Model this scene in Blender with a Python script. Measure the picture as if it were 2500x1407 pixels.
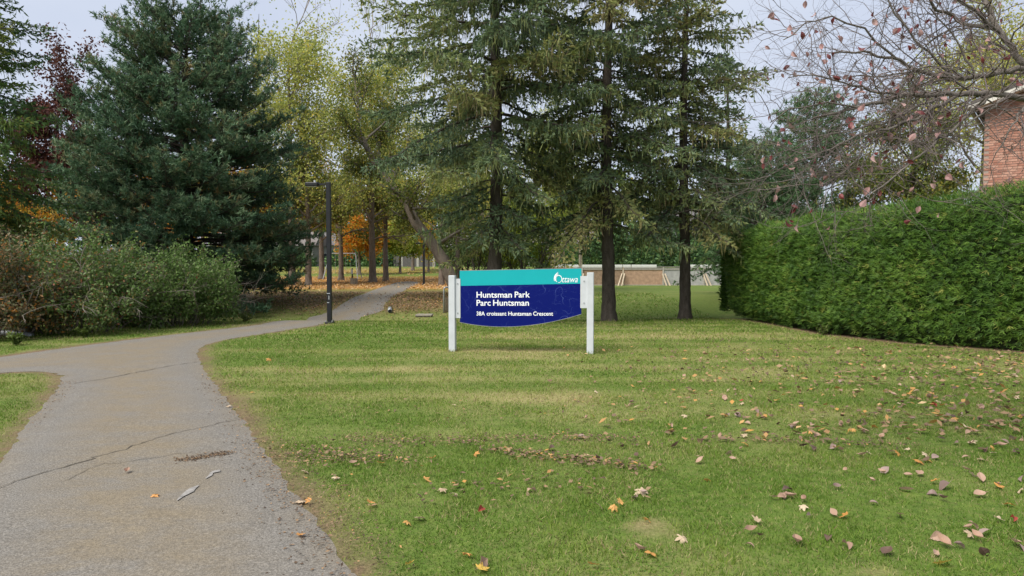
import bpy, math, random
import numpy as np
from mathutils import Vector, Matrix
from mathutils.geometry import delaunay_2d_cdt
rad = math.radians
SC = bpy.context.scene
COL = SC.collection
for o in list(bpy.data.objects):
    bpy.data.objects.remove(o)

# ------------------------------------------------------------------ camera
CAMZ = 1.6; FPX = 1736.0; CX = 1250.0; CY = 703.5; HOR = 640.0
cam = bpy.data.cameras.new('camera'); camo = bpy.data.objects.new('camera', cam)
COL.objects.link(camo); SC.camera = camo
cam.sensor_width = 36; cam.lens = 36*FPX/2500; cam.clip_start = 0.05; cam.clip_end = 2000
PITCH = math.atan((CY-HOR)/FPX)
camo.location = (0, 0, CAMZ); camo.rotation_euler = (math.pi/2-PITCH, 0, 0)

# ------------------------------------------------------------------ sky, sun, exposure
SUN_EL = rad(52); SUN_AZ = rad(226)          # azimuth measured clockwise from +Y: high on the left behind thin cloud
w = bpy.data.worlds.new('World'); SC.world = w; w.use_nodes = True
nt = w.node_tree; nt.nodes.clear()
out = nt.nodes.new('ShaderNodeOutputWorld'); bg = nt.nodes.new('ShaderNodeBackground')
sky = nt.nodes.new('ShaderNodeTexSky'); sky.sky_type = 'NISHITA'; sky.sun_disc = False
sky.sun_elevation = SUN_EL; sky.sun_rotation = SUN_AZ
sc_ = nt.nodes.new('ShaderNodeMix'); sc_.data_type = 'RGBA'; sc_.blend_type = 'MULTIPLY'; sc_.inputs[0].default_value = 1
sc_.inputs[7].default_value = (0.6, 0.6, 0.6, 1)
nt.links.new(sky.outputs[0], sc_.inputs[6])
tc = nt.nodes.new('ShaderNodeTexCoord')
nz = nt.nodes.new('ShaderNodeTexNoise'); nz.inputs['Scale'].default_value = 2.2; nz.inputs['Detail'].default_value = 5
mp = nt.nodes.new('ShaderNodeMapping'); mp.inputs['Scale'].default_value = (1, 1, 2.5)
nt.links.new(tc.outputs['Generated'], mp.inputs[0]); nt.links.new(mp.outputs[0], nz.inputs[0])
cr = nt.nodes.new('ShaderNodeValToRGB')
cr.color_ramp.elements[0].position = .3; cr.color_ramp.elements[0].color = (3.40, 3.78, 4.66, 1)
cr.color_ramp.elements[1].position = .7; cr.color_ramp.elements[1].color = (4.10, 4.42, 5.08, 1)
nt.links.new(nz.outputs[0], cr.inputs[0])
mx = nt.nodes.new('ShaderNodeMix'); mx.data_type = 'RGBA'; mx.inputs[0].default_value = .92
nt.links.new(sc_.outputs[2], mx.inputs[6]); nt.links.new(cr.outputs[0], mx.inputs[7])
nt.links.new(mx.outputs[2], bg.inputs[0]); bg.inputs[1].default_value = 0.05
nt.links.new(bg.outputs[0], out.inputs[0])
sl = bpy.data.lights.new('sun', 'SUN'); slo = bpy.data.objects.new('sun', sl); COL.objects.link(slo)
sl.energy = 1.5; sl.angle = rad(40); sl.color = (1, .95, .86)
slo.rotation_euler = (math.pi/2-SUN_EL, 0, -SUN_AZ+math.pi)
SC.view_settings.view_transform = 'Standard'; SC.view_settings.look = 'None'
SC.view_settings.exposure = 1.9; SC.view_settings.gamma = 1; SC.view_settings.use_curve_mapping = False
try:
    SC.cycles.max_bounces = 6; SC.cycles.transparent_max_bounces = 4
except Exception:
    pass

# ------------------------------------------------------------------ terrain and pixel helpers
def ss(a, b, x):
    t = np.clip((np.asarray(x, float)-a)/(b-a), 0, 1); return t*t*(3-2*t)
def H(x, y):
    x = np.asarray(x, float); y = np.asarray(y, float)
    sw = 1-.45*ss(1, 6, x)
    z = -.42*np.exp(-((y-23.4)/2.5)**2)*sw + .12*ss(24, 32, y) + .85*ss(50, 92, y)
    return z + .012*np.sin(x*.9+1)*np.sin(y*.7)
def ray(px, py):
    d = np.array([(px-CX)/FPX, 1.0, -(py-CY)/FPX])
    c, s = math.cos(-PITCH), math.sin(-PITCH)
    d = np.array([d[0], d[1]*c-d[2]*s, d[1]*s+d[2]*c])
    return d/d[1]
def G(px, py):
    d = ray(px, py); t = 2.0; prev = 2.0
    while t < 300:
        if CAMZ+d[2]*t < H(d[0]*t, t): break
        prev = t; t += .05+t*.004
    lo, hi = prev, t
    for _ in range(25):
        m = (lo+hi)/2
        if CAMZ+d[2]*m < H(d[0]*m, m): hi = m
        else: lo = m
    return np.array([d[0]*hi, hi, float(H(d[0]*hi, hi))])
def W(px, py, Y):
    d = ray(px, py); return np.array([d[0]*Y, Y, CAMZ+d[2]*Y])
def onground(px, Y, dz=0):
    x = (px-CX)/FPX*Y; return np.array([x, Y, float(H(x, Y))+dz])
def vnoise(x, y, scale, seed=0):
    x = np.asarray(x)/scale+seed*17.3; y = np.asarray(y)/scale-seed*9.1
    xi = np.floor(x); yi = np.floor(y); fx = x-xi; fy = y-yi
    fx = fx*fx*(3-2*fx); fy = fy*fy*(3-2*fy)
    def h(a, b):
        v = np.sin(a*127.1+b*311.7+seed*74.7)*43758.5453; return v-np.floor(v)
    return (h(xi, yi)*(1-fx)+h(xi+1, yi)*fx)*(1-fy)+(h(xi, yi+1)*(1-fx)+h(xi+1, yi+1)*fx)*fy
def fbm(x, y, scale, seed=0):
    return (vnoise(x, y, scale, seed)+.5*vnoise(x, y, scale/2.1, seed+1)+.25*vnoise(x, y, scale/4.3, seed+2))/1.75

# ------------------------------------------------------------------ object helpers
def tag(o, label=None, cat=None, group=None, kind=None):
    if label: o['label'] = label
    if cat: o['category'] = cat
    if group: o['group'] = group
    if kind: o['kind'] = kind
    return o
def empty(name, loc, label=None, cat=None, group=None, rz=0):
    o = bpy.data.objects.new(name, None); COL.objects.link(o); o.location = tuple(loc)
    o.rotation_euler = (0, 0, rz); o.empty_display_size = .2
    return tag(o, label, cat, group)
def link(name, me, parent=None, loc=None):
    o = bpy.data.objects.new(name, me); COL.objects.link(o)
    if parent is not None: o.parent = parent
    if loc is not None: o.location = tuple(loc)
    return o
def np_mesh(name, V, F, mat, attrs=None, smooth=False):
    V = np.ascontiguousarray(V, np.float32); F = np.ascontiguousarray(F, np.int32); k = F.shape[1]
    me = bpy.data.meshes.new(name)
    me.vertices.add(len(V)); me.vertices.foreach_set('co', V.ravel())
    me.loops.add(F.size); me.loops.foreach_set('vertex_index', F.ravel())
    me.polygons.add(len(F)); me.polygons.foreach_set('loop_start', np.arange(0, F.size, k, dtype=np.int32))
    me.update(calc_edges=True)
    if attrs:
        for n, a in attrs.items():
            at = me.attributes.new(n, 'FLOAT', 'POINT'); at.data.foreach_set('value', np.ascontiguousarray(a, np.float32))
    if smooth: me.polygons.foreach_set('use_smooth', np.ones(len(F), bool))
    if mat: me.materials.append(mat)
    return me
class MB:
    """boxes, tubes and prisms collected into one mesh"""
    def __init__(s): s.v = []; s.f = []
    def add(s, vs, fs):
        b = len(s.v); s.v += [tuple(map(float, p)) for p in vs]; s.f += [[i+b for i in f] for f in fs]; return s
    def box(s, c, d, rz=0, ch=0.0):
        x, y, z = (q/2 for q in d); vs = []
        if ch <= 0:
            for sx in (-1, 1):
                for sy in (-1, 1):
                    for sz in (-1, 1): vs.append((sx*x, sy*y, sz*z))
            fs = [[0, 1, 3, 2], [4, 6, 7, 5], [0, 4, 5, 1], [2, 3, 7, 6], [0, 2, 6, 4], [1, 5, 7, 3]]
        else:
            ring = lambda zz, k: [(x-ch-k, -y+k, zz), (x-k, -y+ch+k, zz), (x-k, y-ch-k, zz), (x-ch-k, y-k, zz), (-x+ch+k, y-k, zz), (-x+k, y-ch-k, zz), (-x+k, -y+ch+k, zz), (-x+ch+k, -y+k, zz)]
            vs = ring(-z, ch*.6)+ring(-z+ch, 0)+ring(z-ch, 0)+ring(z, ch*.6); fs = [list(range(7, -1, -1)), list(range(24, 32))]
            for r in range(3):
                for i in range(8): fs.append([r*8+i, r*8+(i+1) % 8, r*8+8+(i+1) % 8, r*8+8+i])
        cz, sz_ = math.cos(rz), math.sin(rz)
        return s.add([(c[0]+a*cz-b*sz_, c[1]+a*sz_+b*cz, c[2]+e) for a, b, e in vs], fs)
    def bar(s, a, b, wd, th, up=(0, 0, 1)):
        a = np.array(a, float); b = np.array(b, float); d = b-a; d /= np.linalg.norm(d)
        sdir = np.cross(d, up); 
        if np.linalg.norm(sdir) < 1e-6: sdir = np.array([1., 0, 0])
        sdir /= np.linalg.norm(sdir); u = np.cross(sdir, d); vs = []
        for p in (a, b):
            for i, j in ((-1, -1), (1, -1), (1, 1), (-1, 1)): vs.append(p+sdir*i*wd/2+u*j*th/2)
        return s.add(vs, [[3, 2, 1, 0], [4, 5, 6, 7], [0, 1, 5, 4], [1, 2, 6, 5], [2, 3, 7, 6], [3, 0, 4, 7]])
    def tube(s, pts, rs, n=10):
        pts = [np.array(p, float) for p in pts]; vs = []; m = len(pts)
        if not hasattr(rs, '__len__'): rs = [rs]*m
        ref = np.array([0.31, .95, .05])
        for i, p in enumerate(pts):
            t = pts[min(i+1, m-1)]-pts[max(i-1, 0)]; t /= np.linalg.norm(t)
            a = np.cross(t, ref); a /= np.linalg.norm(a); b = np.cross(t, a)
            for k in range(n):
                q = 2*math.pi*k/n; vs.append(p+(a*math.cos(q)+b*math.sin(q))*rs[i])
        fs = [[i*n+k, i*n+(k+1) % n, (i+1)*n+(k+1) % n, (i+1)*n+k] for i in range(m-1) for k in range(n)]
        fs += [list(range(n-1, -1, -1)), [(m-1)*n+k for k in range(n)]]
        return s.add(vs, fs)
    def prism(s, poly, y0, y1):
        n = len(poly); vs = [(x, y0, z) for x, z in poly]+[(x, y1, z) for x, z in poly]
        return s.add(vs, [list(range(n)), list(range(2*n-1, n-1, -1))]+[[i, i+n, (i+1) % n+n, (i+1) % n] for i in range(n)])
    def mesh(s, name, mat, smooth=False):
        me = bpy.data.meshes.new(name); me.from_pydata(s.v, [], s.f); me.update()
        import bmesh
        bm = bmesh.new(); bm.from_mesh(me); bmesh.ops.recalc_face_normals(bm, faces=bm.faces); bm.to_mesh(me); bm.free()
        if mat: me.materials.append(mat)
        if smooth: me.polygons.foreach_set('use_smooth', [True]*len(me.polygons))
        return me
    def build(s, name, mat, parent=None, smooth=False): return link(name, s.mesh(name, mat, smooth), parent)

# ------------------------------------------------------------------ materials
def nmat(name):
    m = bpy.data.materials.new(name); m.use_nodes = True; t = m.node_tree
    return m, t, t.nodes['Principled BSDF']
def ramp(t, fac, stops, interp='LINEAR'):
    r = t.nodes.new('ShaderNodeValToRGB'); e = r.color_ramp.elements; r.color_ramp.interpolation = interp
    e[0].position = stops[0][0]; e[0].color = (*stops[0][1], 1); e[1].position = stops[-1][0]; e[1].color = (*stops[-1][1], 1)
    for p, c in stops[1:-1]: q = e.new(p); q.color = (*c, 1)
    t.links.new(fac, r.inputs[0]); return r.outputs[0]
def noise(t, scale, detail=4, vec=None, rough=.6, scl=None):
    n = t.nodes.new('ShaderNodeTexNoise'); n.inputs['Scale'].default_value = scale; n.inputs['Detail'].default_value = detail
    n.inputs['Roughness'].default_value = rough
    if vec is None:
        c = t.nodes.new('ShaderNodeTexCoord'); vec = c.outputs['Object']
    if scl:
        m = t.nodes.new('ShaderNodeMapping'); m.inputs['Scale'].default_value = scl; t.links.new(vec, m.inputs[0]); vec = m.outputs[0]
    t.links.new(vec, n.inputs[0]); return n.outputs[0]
def attr(t, n):
    a = t.nodes.new('ShaderNodeAttribute'); a.attribute_name = n; return a.outputs['Fac']
def mix(t, f, a, b, mode='MIX'):
    m = t.nodes.new('ShaderNodeMix'); m.data_type = 'RGBA'; m.blend_type = mode
    for i, v in ((0, f), (6, a), (7, b)):
        if isinstance(v, (int, float)): m.inputs[i].default_value = v
        elif isinstance(v, tuple): m.inputs[i].default_value = (*v, 1)
        else: t.links.new(v, m.inputs[i])
    return m.outputs[2]
def mth(t, op, a, b=0.0, clamp=False):
    m = t.nodes.new('ShaderNodeMath'); m.operation = op; m.use_clamp = clamp
    for i, v in enumerate((a, b)):
        if isinstance(v, (int, float)): m.inputs[i].default_value = v
        else: t.links.new(v, m.inputs[i])
    return m.outputs[0]
def bump(t, b, h, strength=.3, dist=.02):
    n = t.nodes.new('ShaderNodeBump'); n.inputs['Strength'].default_value = strength; n.inputs['Distance'].default_value = dist
    t.links.new(h, n.inputs['Height']); t.links.new(n.outputs[0], b.inputs['Normal'])
def plain(name, col, rough=.6, var=.12, scale=8, metal=0, bmp=0, spec=.4):
    m, t, b = nmat(name); n = noise(t, scale, 5)
    c = ramp(t, n, [(.3, tuple(v*(1-var) for v in col)), (.7, tuple(min(1, v*(1+var)) for v in col))])
    t.links.new(c, b.inputs['Base Color']); b.inputs['Roughness'].default_value = rough; b.inputs['Metallic'].default_value = metal
    b.inputs['Specular IOR Level'].default_value = spec
    if bmp: bump(t, b, n, bmp)
    return m
def leafmat(name, stops, transl=.3, rough=.55, spec=.25, scale=.8, amt=.35):
    """foliage: 'tint' attribute picks the leaf's own colour, a slow noise varies whole boughs"""
    m, t, b = nmat(name); a = attr(t, 'tint')
    nn = noise(t, scale, 3); a2 = mth(t, 'ADD', a, mth(t, 'MULTIPLY', mth(t, 'SUBTRACT', nn, .5), amt), True)
    c = ramp(t, a2, stops)
    t.links.new(c, b.inputs['Base Color']); b.inputs['Roughness'].default_value = rough; b.inputs['Specular IOR Level'].default_value = spec
    tr = t.nodes.new('ShaderNodeBsdfTranslucent'); t.links.new(c, tr.inputs[0])
    ms = t.nodes.new('ShaderNodeMixShader'); ms.inputs[0].default_value = transl
    t.links.new(b.outputs[0], ms.inputs[1]); t.links.new(tr.outputs[0], ms.inputs[2])
    t.links.new(ms.outputs[0], t.nodes['Material Output'].inputs[0]); return m
def barkmat(name, c0, c1, scale=9, strength=.9):
    m, t, b = nmat(name); n = noise(t, scale, 6, scl=(1, 1, .35)); n2 = noise(t, scale*4, 3)
    c = ramp(t, n, [(.32, c0), (.68, c1)]); c = mix(t, .35, c, ramp(t, n2, [(.3, c0), (.7, c1)]))
    t.links.new(c, b.inputs['Base Color']); b.inputs['Roughness'].default_value = .9; b.inputs['Specular IOR Level'].default_value = .15
    bump(t, b, mth(t, 'ADD', n, n2), strength, .03); return m

M = {}
M['spruce'] = leafmat('spruce_needles', [(0, (.115, .172, .102)), (.25, (.185, .252, .124)), (.55, (.290, .325, .116)), (.78, (.33, .30, .12)), (1, (.29, .22, .13))], .28, amt=.4)
M['spruce_green'] = leafmat('green_spruce_needles', [(0, (.062, .120, .056)), (.35, (.105, .190, .060)), (.7, (.20, .270, .06)), (1, (.23, .19, .07))], .28, amt=.55)
M['pine'] = leafmat('pine_needles', [(0, (.052, .108, .060)), (.45, (.100, .182, .094)), (.8, (.190, .262, .140)), (1, (.24, .17, .07))], .25, amt=.6, scale=1.1)
M['whitepine'] = leafmat('white_pine_needles', [(0, (.055, .115, .045)), (.5, (.095, .185, .070)), (.85, (.16, .25, .11)), (1, (.22, .22, .07))], .25)
M['hedge'] = leafmat('cedar_sprays', [(0, (.036, .088, .015)), (.4, (.076, .158, .021)), (.8, (.155, .258, .038)), (1, (.26, .27, .06))], .3, scale=1.4)
M['shrub'] = leafmat('shrub_leaves', [(0, (.066, .128, .028)), (.45, (.120, .198, .046)), (.75, (.16, .185, .09)), (.9, (.26, .21, .06)), (1, (.30, .12, .06))], .3)
M['shrub_rust'] = leafmat('rusty_shrub_leaves', [(0, (.05, .085, .03)), (.4, (.11, .12, .05)), (.7, (.20, .13, .07)), (1, (.40, .17, .03))], .28)
M['yellow'] = leafmat('yellow_green_leaves', [(0, (.20, .26, .055)), (.4, (.36, .40, .10)), (.75, (.50, .49, .14)), (1, (.64, .49, .09))], .5, scale=.5, amt=.5)
M['green'] = leafmat('green_leaves', [(0, (.055, .095, .02)), (.5, (.11, .15, .03)), (.85, (.20, .21, .04)), (1, (.34, .27, .04))], .35, scale=.5, amt=.5)
M['orange'] = leafmat('orange_leaves', [(0, (.20, .19, .03)), (.35, (.42, .26, .025)), (.7, (.58, .24, .02)), (1, (.55, .13, .03))], .4, scale=.6, amt=.6)
M['lime'] = leafmat('bright_yellow_green_leaves', [(0, (.13, .19, .02)), (.5, (.28, .31, .03)), (1, (.52, .42, .03))], .4, scale=.6, amt=.5)
M['burgundy'] = leafmat('burgundy_leaves', [(0, (.05, .018, .016)), (.6, (.11, .040, .032)), (1, (.20, .08, .04))], .3)
M['bark_spruce'] = barkmat('spruce_bark', (.035, .028, .022), (.125, .105, .088), 10)
M['bark_grey'] = barkmat('grey_bark', (.075, .060, .048), (.21, .175, .145), 7)
M['bark_light'] = barkmat('light_brown_bark', (.12, .095, .075), (.30, .25, .20), 7)
M['bark_dark'] = barkmat('dark_bark', (.025, .02, .017), (.075, .062, .052), 9)
M['bark_crab'] = barkmat('crabapple_bark', (.07, .06, .054), (.25, .22, .19), 22, .5)
M['twig_crab'] = plain('crabapple_twigs', (.14, .112, .104), .8, .45, 3)
M['twig_grey'] = plain('grey_twigs', (.17, .145, .12), .85, .3, 3)
M['twig_dark'] = plain('dark_twigs', (.06, .048, .038), .85, .3, 3)
M['white_paint'] = plain('white_paint', (.52, .545, .57), .45, .08, 5)
M['black_paint'] = plain('black_paint', (.009, .010, .012), .5, .3, 6)
M['galv'] = plain('galvanised_pipe', (.32, .33, .34), .5, .2, 15, .4)
M['concrete'] = plain('concrete', (.24, .22, .18), .9, .18, 12, bmp=.3)
M['old_wood'] = plain('weathered_wood', (.22, .185, .14), .85, .3, 14, bmp=.2)

# ------------------------------------------------------------------ foliage collectors
def unit(v): return v/np.maximum(np.linalg.norm(v, axis=-1, keepdims=True), 1e-9)
def perp(A):
    ref = np.where(np.abs(A[:, 2:3]) < .9, np.array([[0, 0, 1.]]), np.array([[1., 0, 0]])); return unit(np.cross(A, ref))
class Fol:
    def __init__(s): s.V = []; s.F = []; s.T = []; s.n = 0
    def raw(s, V, F, T): s.V.append(V); s.F.append(F+s.n); s.T.append(T); s.n += len(V)
    def blades(s, P, A, L, Wd, tint, rg, roll=None, mid=.45, fold=0., side=None):
        n = len(P)
        if n == 0: return
        L = np.broadcast_to(L, (n,))[:, None]; Wd = np.broadcast_to(Wd, (n,))[:, None]
        S = perp(A); N = np.cross(S, A)
        roll = rg.uniform(0, 2*np.pi, n)[:, None] if roll is None else np.broadcast_to(roll, (n,))[:, None]
        S2 = S*np.cos(roll)+N*np.sin(roll) if side is None else side; N2 = np.cross(S2, A); m = P+A*L*mid
        V = np.stack([P, m+S2*Wd/2+N2*Wd*fold, P+A*L, m-S2*Wd/2+N2*Wd*fold], 1).reshape(-1, 3)
        b = (np.arange(n)*4)[:, None]; F = np.concatenate([b+np.array([[0, 1, 2]]), b+np.array([[0, 2, 3]])])
        s.raw(V, F, np.repeat(np.broadcast_to(tint, (n,)), 4)); return
    def needles(s, P, A, L, Wd, tint, rg):
        n = len(P); L = np.broadcast_to(L, (n,))[:, None]; S = perp(A); N = np.cross(S, A)
        r = rg.uniform(0, 2*np.pi, n)[:, None]; S = S*np.cos(r)+N*np.sin(r)
        V = np.stack([P-S*Wd/2, P+S*Wd/2, P+A*L], 1).reshape(-1, 3)
        F = (np.arange(n)*3)[:, None]+np.array([[0, 1, 2]]); s.raw(V, F, np.repeat(np.broadcast_to(tint, (n,)), 3))
    def build(s, name, mat, parent=None, origin=(0, 0, 0), kind='stuff'):
        V = np.concatenate(s.V)-np.array(origin); o = link(name, np_mesh(name, V, np.concatenate(s.F), mat, {'tint': np.concatenate(s.T)}), parent)
        if kind: o['kind'] = kind
        return o
class Wood:
    def __init__(s): s.a = []; s.b = []; s.ra = []; s.rb = []
    def seg(s, P0, P1, r0, r1):
        P0 = np.atleast_2d(P0); n = len(P0)
        s.a.append(P0); s.b.append(np.atleast_2d(P1)); s.ra.append(np.broadcast_to(r0, (n,))); s.rb.append(np.broadcast_to(r1, (n,)))
    def line(s, pts, r0, r1):
        pts = np.asarray(pts); r = np.linspace(r0, r1, len(pts)); s.seg(pts[:-1], pts[1:], r[:-1], r[1:])
    def build(s, name, mat, parent=None, origin=(0, 0, 0), sides=4, extra=None, kind=None):
        A = np.concatenate(s.a); B = np.concatenate(s.b); ra = np.concatenate(s.ra)[:, None]; rb = np.concatenate(s.rb)[:, None]
        T = unit(B-A); A = A-T*ra*.5; B = B+T*rb*.5; S = perp(T); N = np.cross(S, T); n = len(A); Vs = []
        for k in range(sides):
            q = 2*math.pi*k/sides; d = S*math.cos(q)+N*math.sin(q); Vs += [A+d*ra, B+d*rb]
        V = np.stack(Vs, 1).reshape(-1, 3)-np.array(origin); b = (np.arange(n)*2*sides)[:, None]; F = []
        for k in range(sides):
            k2 = (k+1) % sides; F += [b+np.array([[2*k, 2*k2, 2*k2+1, 2*k+1]])]
        o = link(name, np_mesh(name, V, np.concatenate(F), mat, smooth=True), parent)
        if kind: o['kind'] = kind
        return o
def trunk(name, pts, rs, mat, parent, origin, sides=14, seed=0, rough=.06, flare=1.5, step=.12):
    """tapered trunk with root flare and knobbly bark surface"""
    pts = np.asarray(pts, float); d = np.r_[0, np.cumsum(np.linalg.norm(np.diff(pts, axis=0), axis=1))]
    n = max(6, int(d[-1]/step)); u = np.linspace(0, d[-1], n)
    P = np.stack([np.interp(u, d, pts[:, k]) for k in range(3)], 1); R = np.interp(u, d, rs)
    R = R*(1+(flare-1)*np.exp(-u/.22)); rg = np.random.default_rng(seed)
    T = unit(np.gradient(P, axis=0)); S = perp(T+np.array([[0.02, .3, 0]])); N = np.cross(S, T); V = []
    ang = np.linspace(0, 2*np.pi, sides, endpoint=False)
    root = 1+.14*np.sin(ang*4+seed)[None, :]*np.exp(-u/.25)[:, None]
    k = (1+rough*rg.normal(0, 1, (n, sides)))*root
    V = P[:, None, :]+(S[:, None, :]*np.cos(ang)[None, :, None]+N[:, None, :]*np.sin(ang)[None, :, None])*(R[:, None]*k)[:, :, None]
    V = V.reshape(-1, 3)-np.array(origin); i = np.arange((n-1)*sides); a = i//sides*sides; j = a+(i+1) % sides
    F = np.stack([i, j, j+sides, i+sides], 1)
    return link(name, np_mesh(name, V, F, mat, smooth=True), parent)

# ------------------------------------------------------------------ tree generators
def conifer(name, label, cat, px, Y, height, z0, prof, seed, nbr, mat, bark, trunk_r, kind='spruce', dens=1., hang=.5,
            tint=(.25, .2), slope=(.45, .0), droop=(.2, .6), up=.2, group=None, zcut=99, wsh=.047, lsh=(.10, .19), lean=(0, 0), base=None):
    rg = np.random.default_rng(seed); B = onground(px, Y, -.06) if base is None else np.array(base, float)
    root = empty(name, B, label, cat, group); wood = Wood(); fol = Fol()
    tz = np.linspace(0, height, 12); tp = np.stack([lean[0]*tz+.05*np.sin(tz*.6+seed), lean[1]*tz+.05*np.cos(tz*.5+seed), tz], 1)
    tp[:, :2] -= tp[0, :2]; tp += B
    trunk('trunk', tp, trunk_r*(1-tz/height)**.85+.012, M[bark], root, B, 16, seed, .05, 1.35)
    Z = np.array([0, 0, 1.])
    for i in range(nbr):
        t = (i+rg.random())/nbr; h = z0+(height-z0)*t*.985; r_ = prof(h)
        L = r_*(rg.uniform(.68, 1.12) if kind == 'spruce' else rg.uniform(.82, 1.06))
        if L < .12: continue
        dn = dens*(.4 if h > zcut else 1.)
        az = i*2.39996+rg.normal(0, .3); d = np.array([math.cos(az), math.sin(az), 0]); sd = np.array([-d[1], d[0], 0])
        e = slope[1]+(slope[0]-slope[1])*t+rg.normal(0, .08); dr = droop[1]+(droop[0]-droop[1])*t+rg.normal(0, .07)
        s = np.linspace(0, 1, 9); b0 = np.array([np.interp(h, tz, tp[:, k]) for k in (0, 1)]+[B[2]+h])
        ax = b0+d*(L*s)[:, None]+Z*(L*(e*s-dr*s**1.7+up*s**4))[:, None]+sd*(L*.06*np.sin(s*3+rg.uniform(0, 6))*s)[:, None]
        ax += rg.normal(0, .012*L, ax.shape)*s[:, None]
        br = .006+.011*L; wood.line(ax, br, .004)
        lerp = lambda q: np.stack([np.interp(q, s, ax[:, k]) for k in range(3)], 1)
        st = (.12 if kind == 'spruce' else .15)/dn
        s2 = np.arange(.14 if kind == 'spruce' else .30, 1.0, st/max(L, .3)); s2 = np.repeat(s2, 2)+rg.uniform(-.02, .02, 2*len(s2)); s2 = np.clip(s2, 0, 1)
        m = len(s2); sg = np.where(np.arange(m) % 2, 1., -1.)
        T = unit(lerp(np.minimum(s2+.03, 1))-lerp(np.maximum(s2-.03, 0))); p0 = lerp(s2)
        if kind == 'spruce':
            dr2 = unit(T*.65+sd*sg[:, None]*rg.uniform(.5, .95, m)[:, None]+Z*rg.normal(-.14, .16, m)[:, None])
            l = (.15+.34*L*(1-s2)**.8*np.clip(s2/.35, .35, 1))*rg.uniform(.6, 1.2, m); l = np.minimum(l, 1.1)
            cnt = np.maximum(2, (l/(.075/dn)).astype(int)); ix = np.repeat(np.arange(m), cnt)
            u = rg.random(len(ix)); p = p0[ix]+dr2[ix]*(l[ix]*u)[:, None]-Z*(.30*l[ix]*u**2)[:, None]
            wood.seg(p0, p0+dr2*l[:, None]*.9-Z*(.24*l)[:, None], .006, .0025)
            sh = unit(dr2[ix]*.75+rg.normal(0, .42, (len(ix), 3))+Z*rg.normal(-.02, .15, len(ix))[:, None])
            ln = rg.uniform(lsh[0], lsh[1], len(ix)); bt = rg.normal(tint[0], tint[1]*.8)
            tn = np.clip(bt+.10*(u-.5)+rg.normal(0, tint[1]*.6, len(ix)), 0, .8); ro = rg.uniform(0, np.pi, len(ix))
            fol.blades(p, sh, ln, wsh, tn, rg, ro); fol.blades(p, sh, ln*.95, wsh, tn, rg, ro+1.57)
            k = rg.random(len(ix)) < hang*.5
            if k.any():
                hp = p[k]; n = len(hp); hd = unit(-Z+rg.normal(0, .16, (n, 3))); hl = rg.uniform(.10, .26, n)*(1.3 if L > 2 else .9)
                ht = np.clip(bt+.22+rg.normal(0, .2, n), 0, 1); fol.blades(hp, hd, hl, .019, ht, rg, None, .5)
                q = rg.random(n) < .5; fol.blades(hp[q]+hd[q]*hl[q][:, None]*.7, unit(hd[q]+rg.normal(0, .2, (q.sum(), 3))), hl[q], .017, ht[q], rg, None, .4)
        else:
            dr2 = unit(T*.75+sd*sg[:, None]*rg.uniform(.3, .9, m)[:, None]+Z*rg.normal(.22, .22, m)[:, None])
            l = (.22+.26*L*(1-s2)**.7)*rg.uniform(.6, 1.2, m)
            wood.seg(p0, p0+dr2*l[:, None], .008, .004)
            cnt = np.maximum(2, (l/(.10/dn)).astype(int)); ix = np.repeat(np.arange(m), cnt); u = rg.uniform(.35, 1.05, len(ix))
            p = p0[ix]+dr2[ix]*(l[ix]*u)[:, None]+rg.normal(0, .045, (len(ix), 3))
            ta = unit(dr2[ix]*.7+Z*.55+rg.normal(0, .35, (len(ix), 3)))
            K = 7; q = np.repeat(np.arange(len(ix)), K); o = rg.random(len(q))
            na = unit(ta[q]*rg.uniform(.25, 1.1, len(q))[:, None]+unit(rg.normal(0, 1, (len(q), 3)))*.8)
            bt = rg.normal(tint[0], tint[1]*.6); tn = np.clip(bt+rg.normal(0, tint[1], len(ix)), 0, .9)[q]
            tn = np.where(rg.random(len(ix))[q] < .010, 1., tn)
            fol.needles(p[q]+ta[q]*(o*.12)[:, None], na, rg.uniform(lsh[0], lsh[1], len(q)), wsh, tn, rg)
    wood.build('branch', M['twig_dark'], root, B, 3, kind='stuff'); fol.build('crown', M[mat], root, B)
    return root

def grow(P, D, L, r, lev, maxlev, rg, wood, tips, kids, spread, upw, ratio, wob=.12, nseg=4):
    pts = [P]; d = D/np.linalg.norm(D)
    if lev >= maxlev: nseg = 2
    for k in range(nseg):
        d = d+rg.normal(0, wob, 3)+np.array([0, 0, upw]); d /= np.linalg.norm(d); pts.append(pts[-1]+d*L/nseg)
    pts = np.array(pts); wood.line(pts, r, r*.55 if lev < maxlev else r*.3)
    if lev >= maxlev: tips.append(pts); return
    if lev == maxlev-1: tips.append(pts[2:])
    n = kids[min(lev, len(kids)-1)]
    for k in range(n):
        s = rg.uniform(.3, 1) if k else 1.; j = min(int(s*nseg), nseg-1); q = pts[j]+(pts[j+1]-pts[j])*(s*nseg-j)
        td = pts[j+1]-pts[j]; td = td/np.linalg.norm(td)
        nd = td+spread*rg.normal(0, 1, 3)*np.array([1, 1, .75]); nd /= np.linalg.norm(nd)
        grow(q, nd, L*ratio*rg.uniform(.7, 1.2), r*.52*rg.uniform(.8, 1.1), lev+1, maxlev, rg, wood, tips, kids, spread, upw, ratio, wob, nseg)
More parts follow.
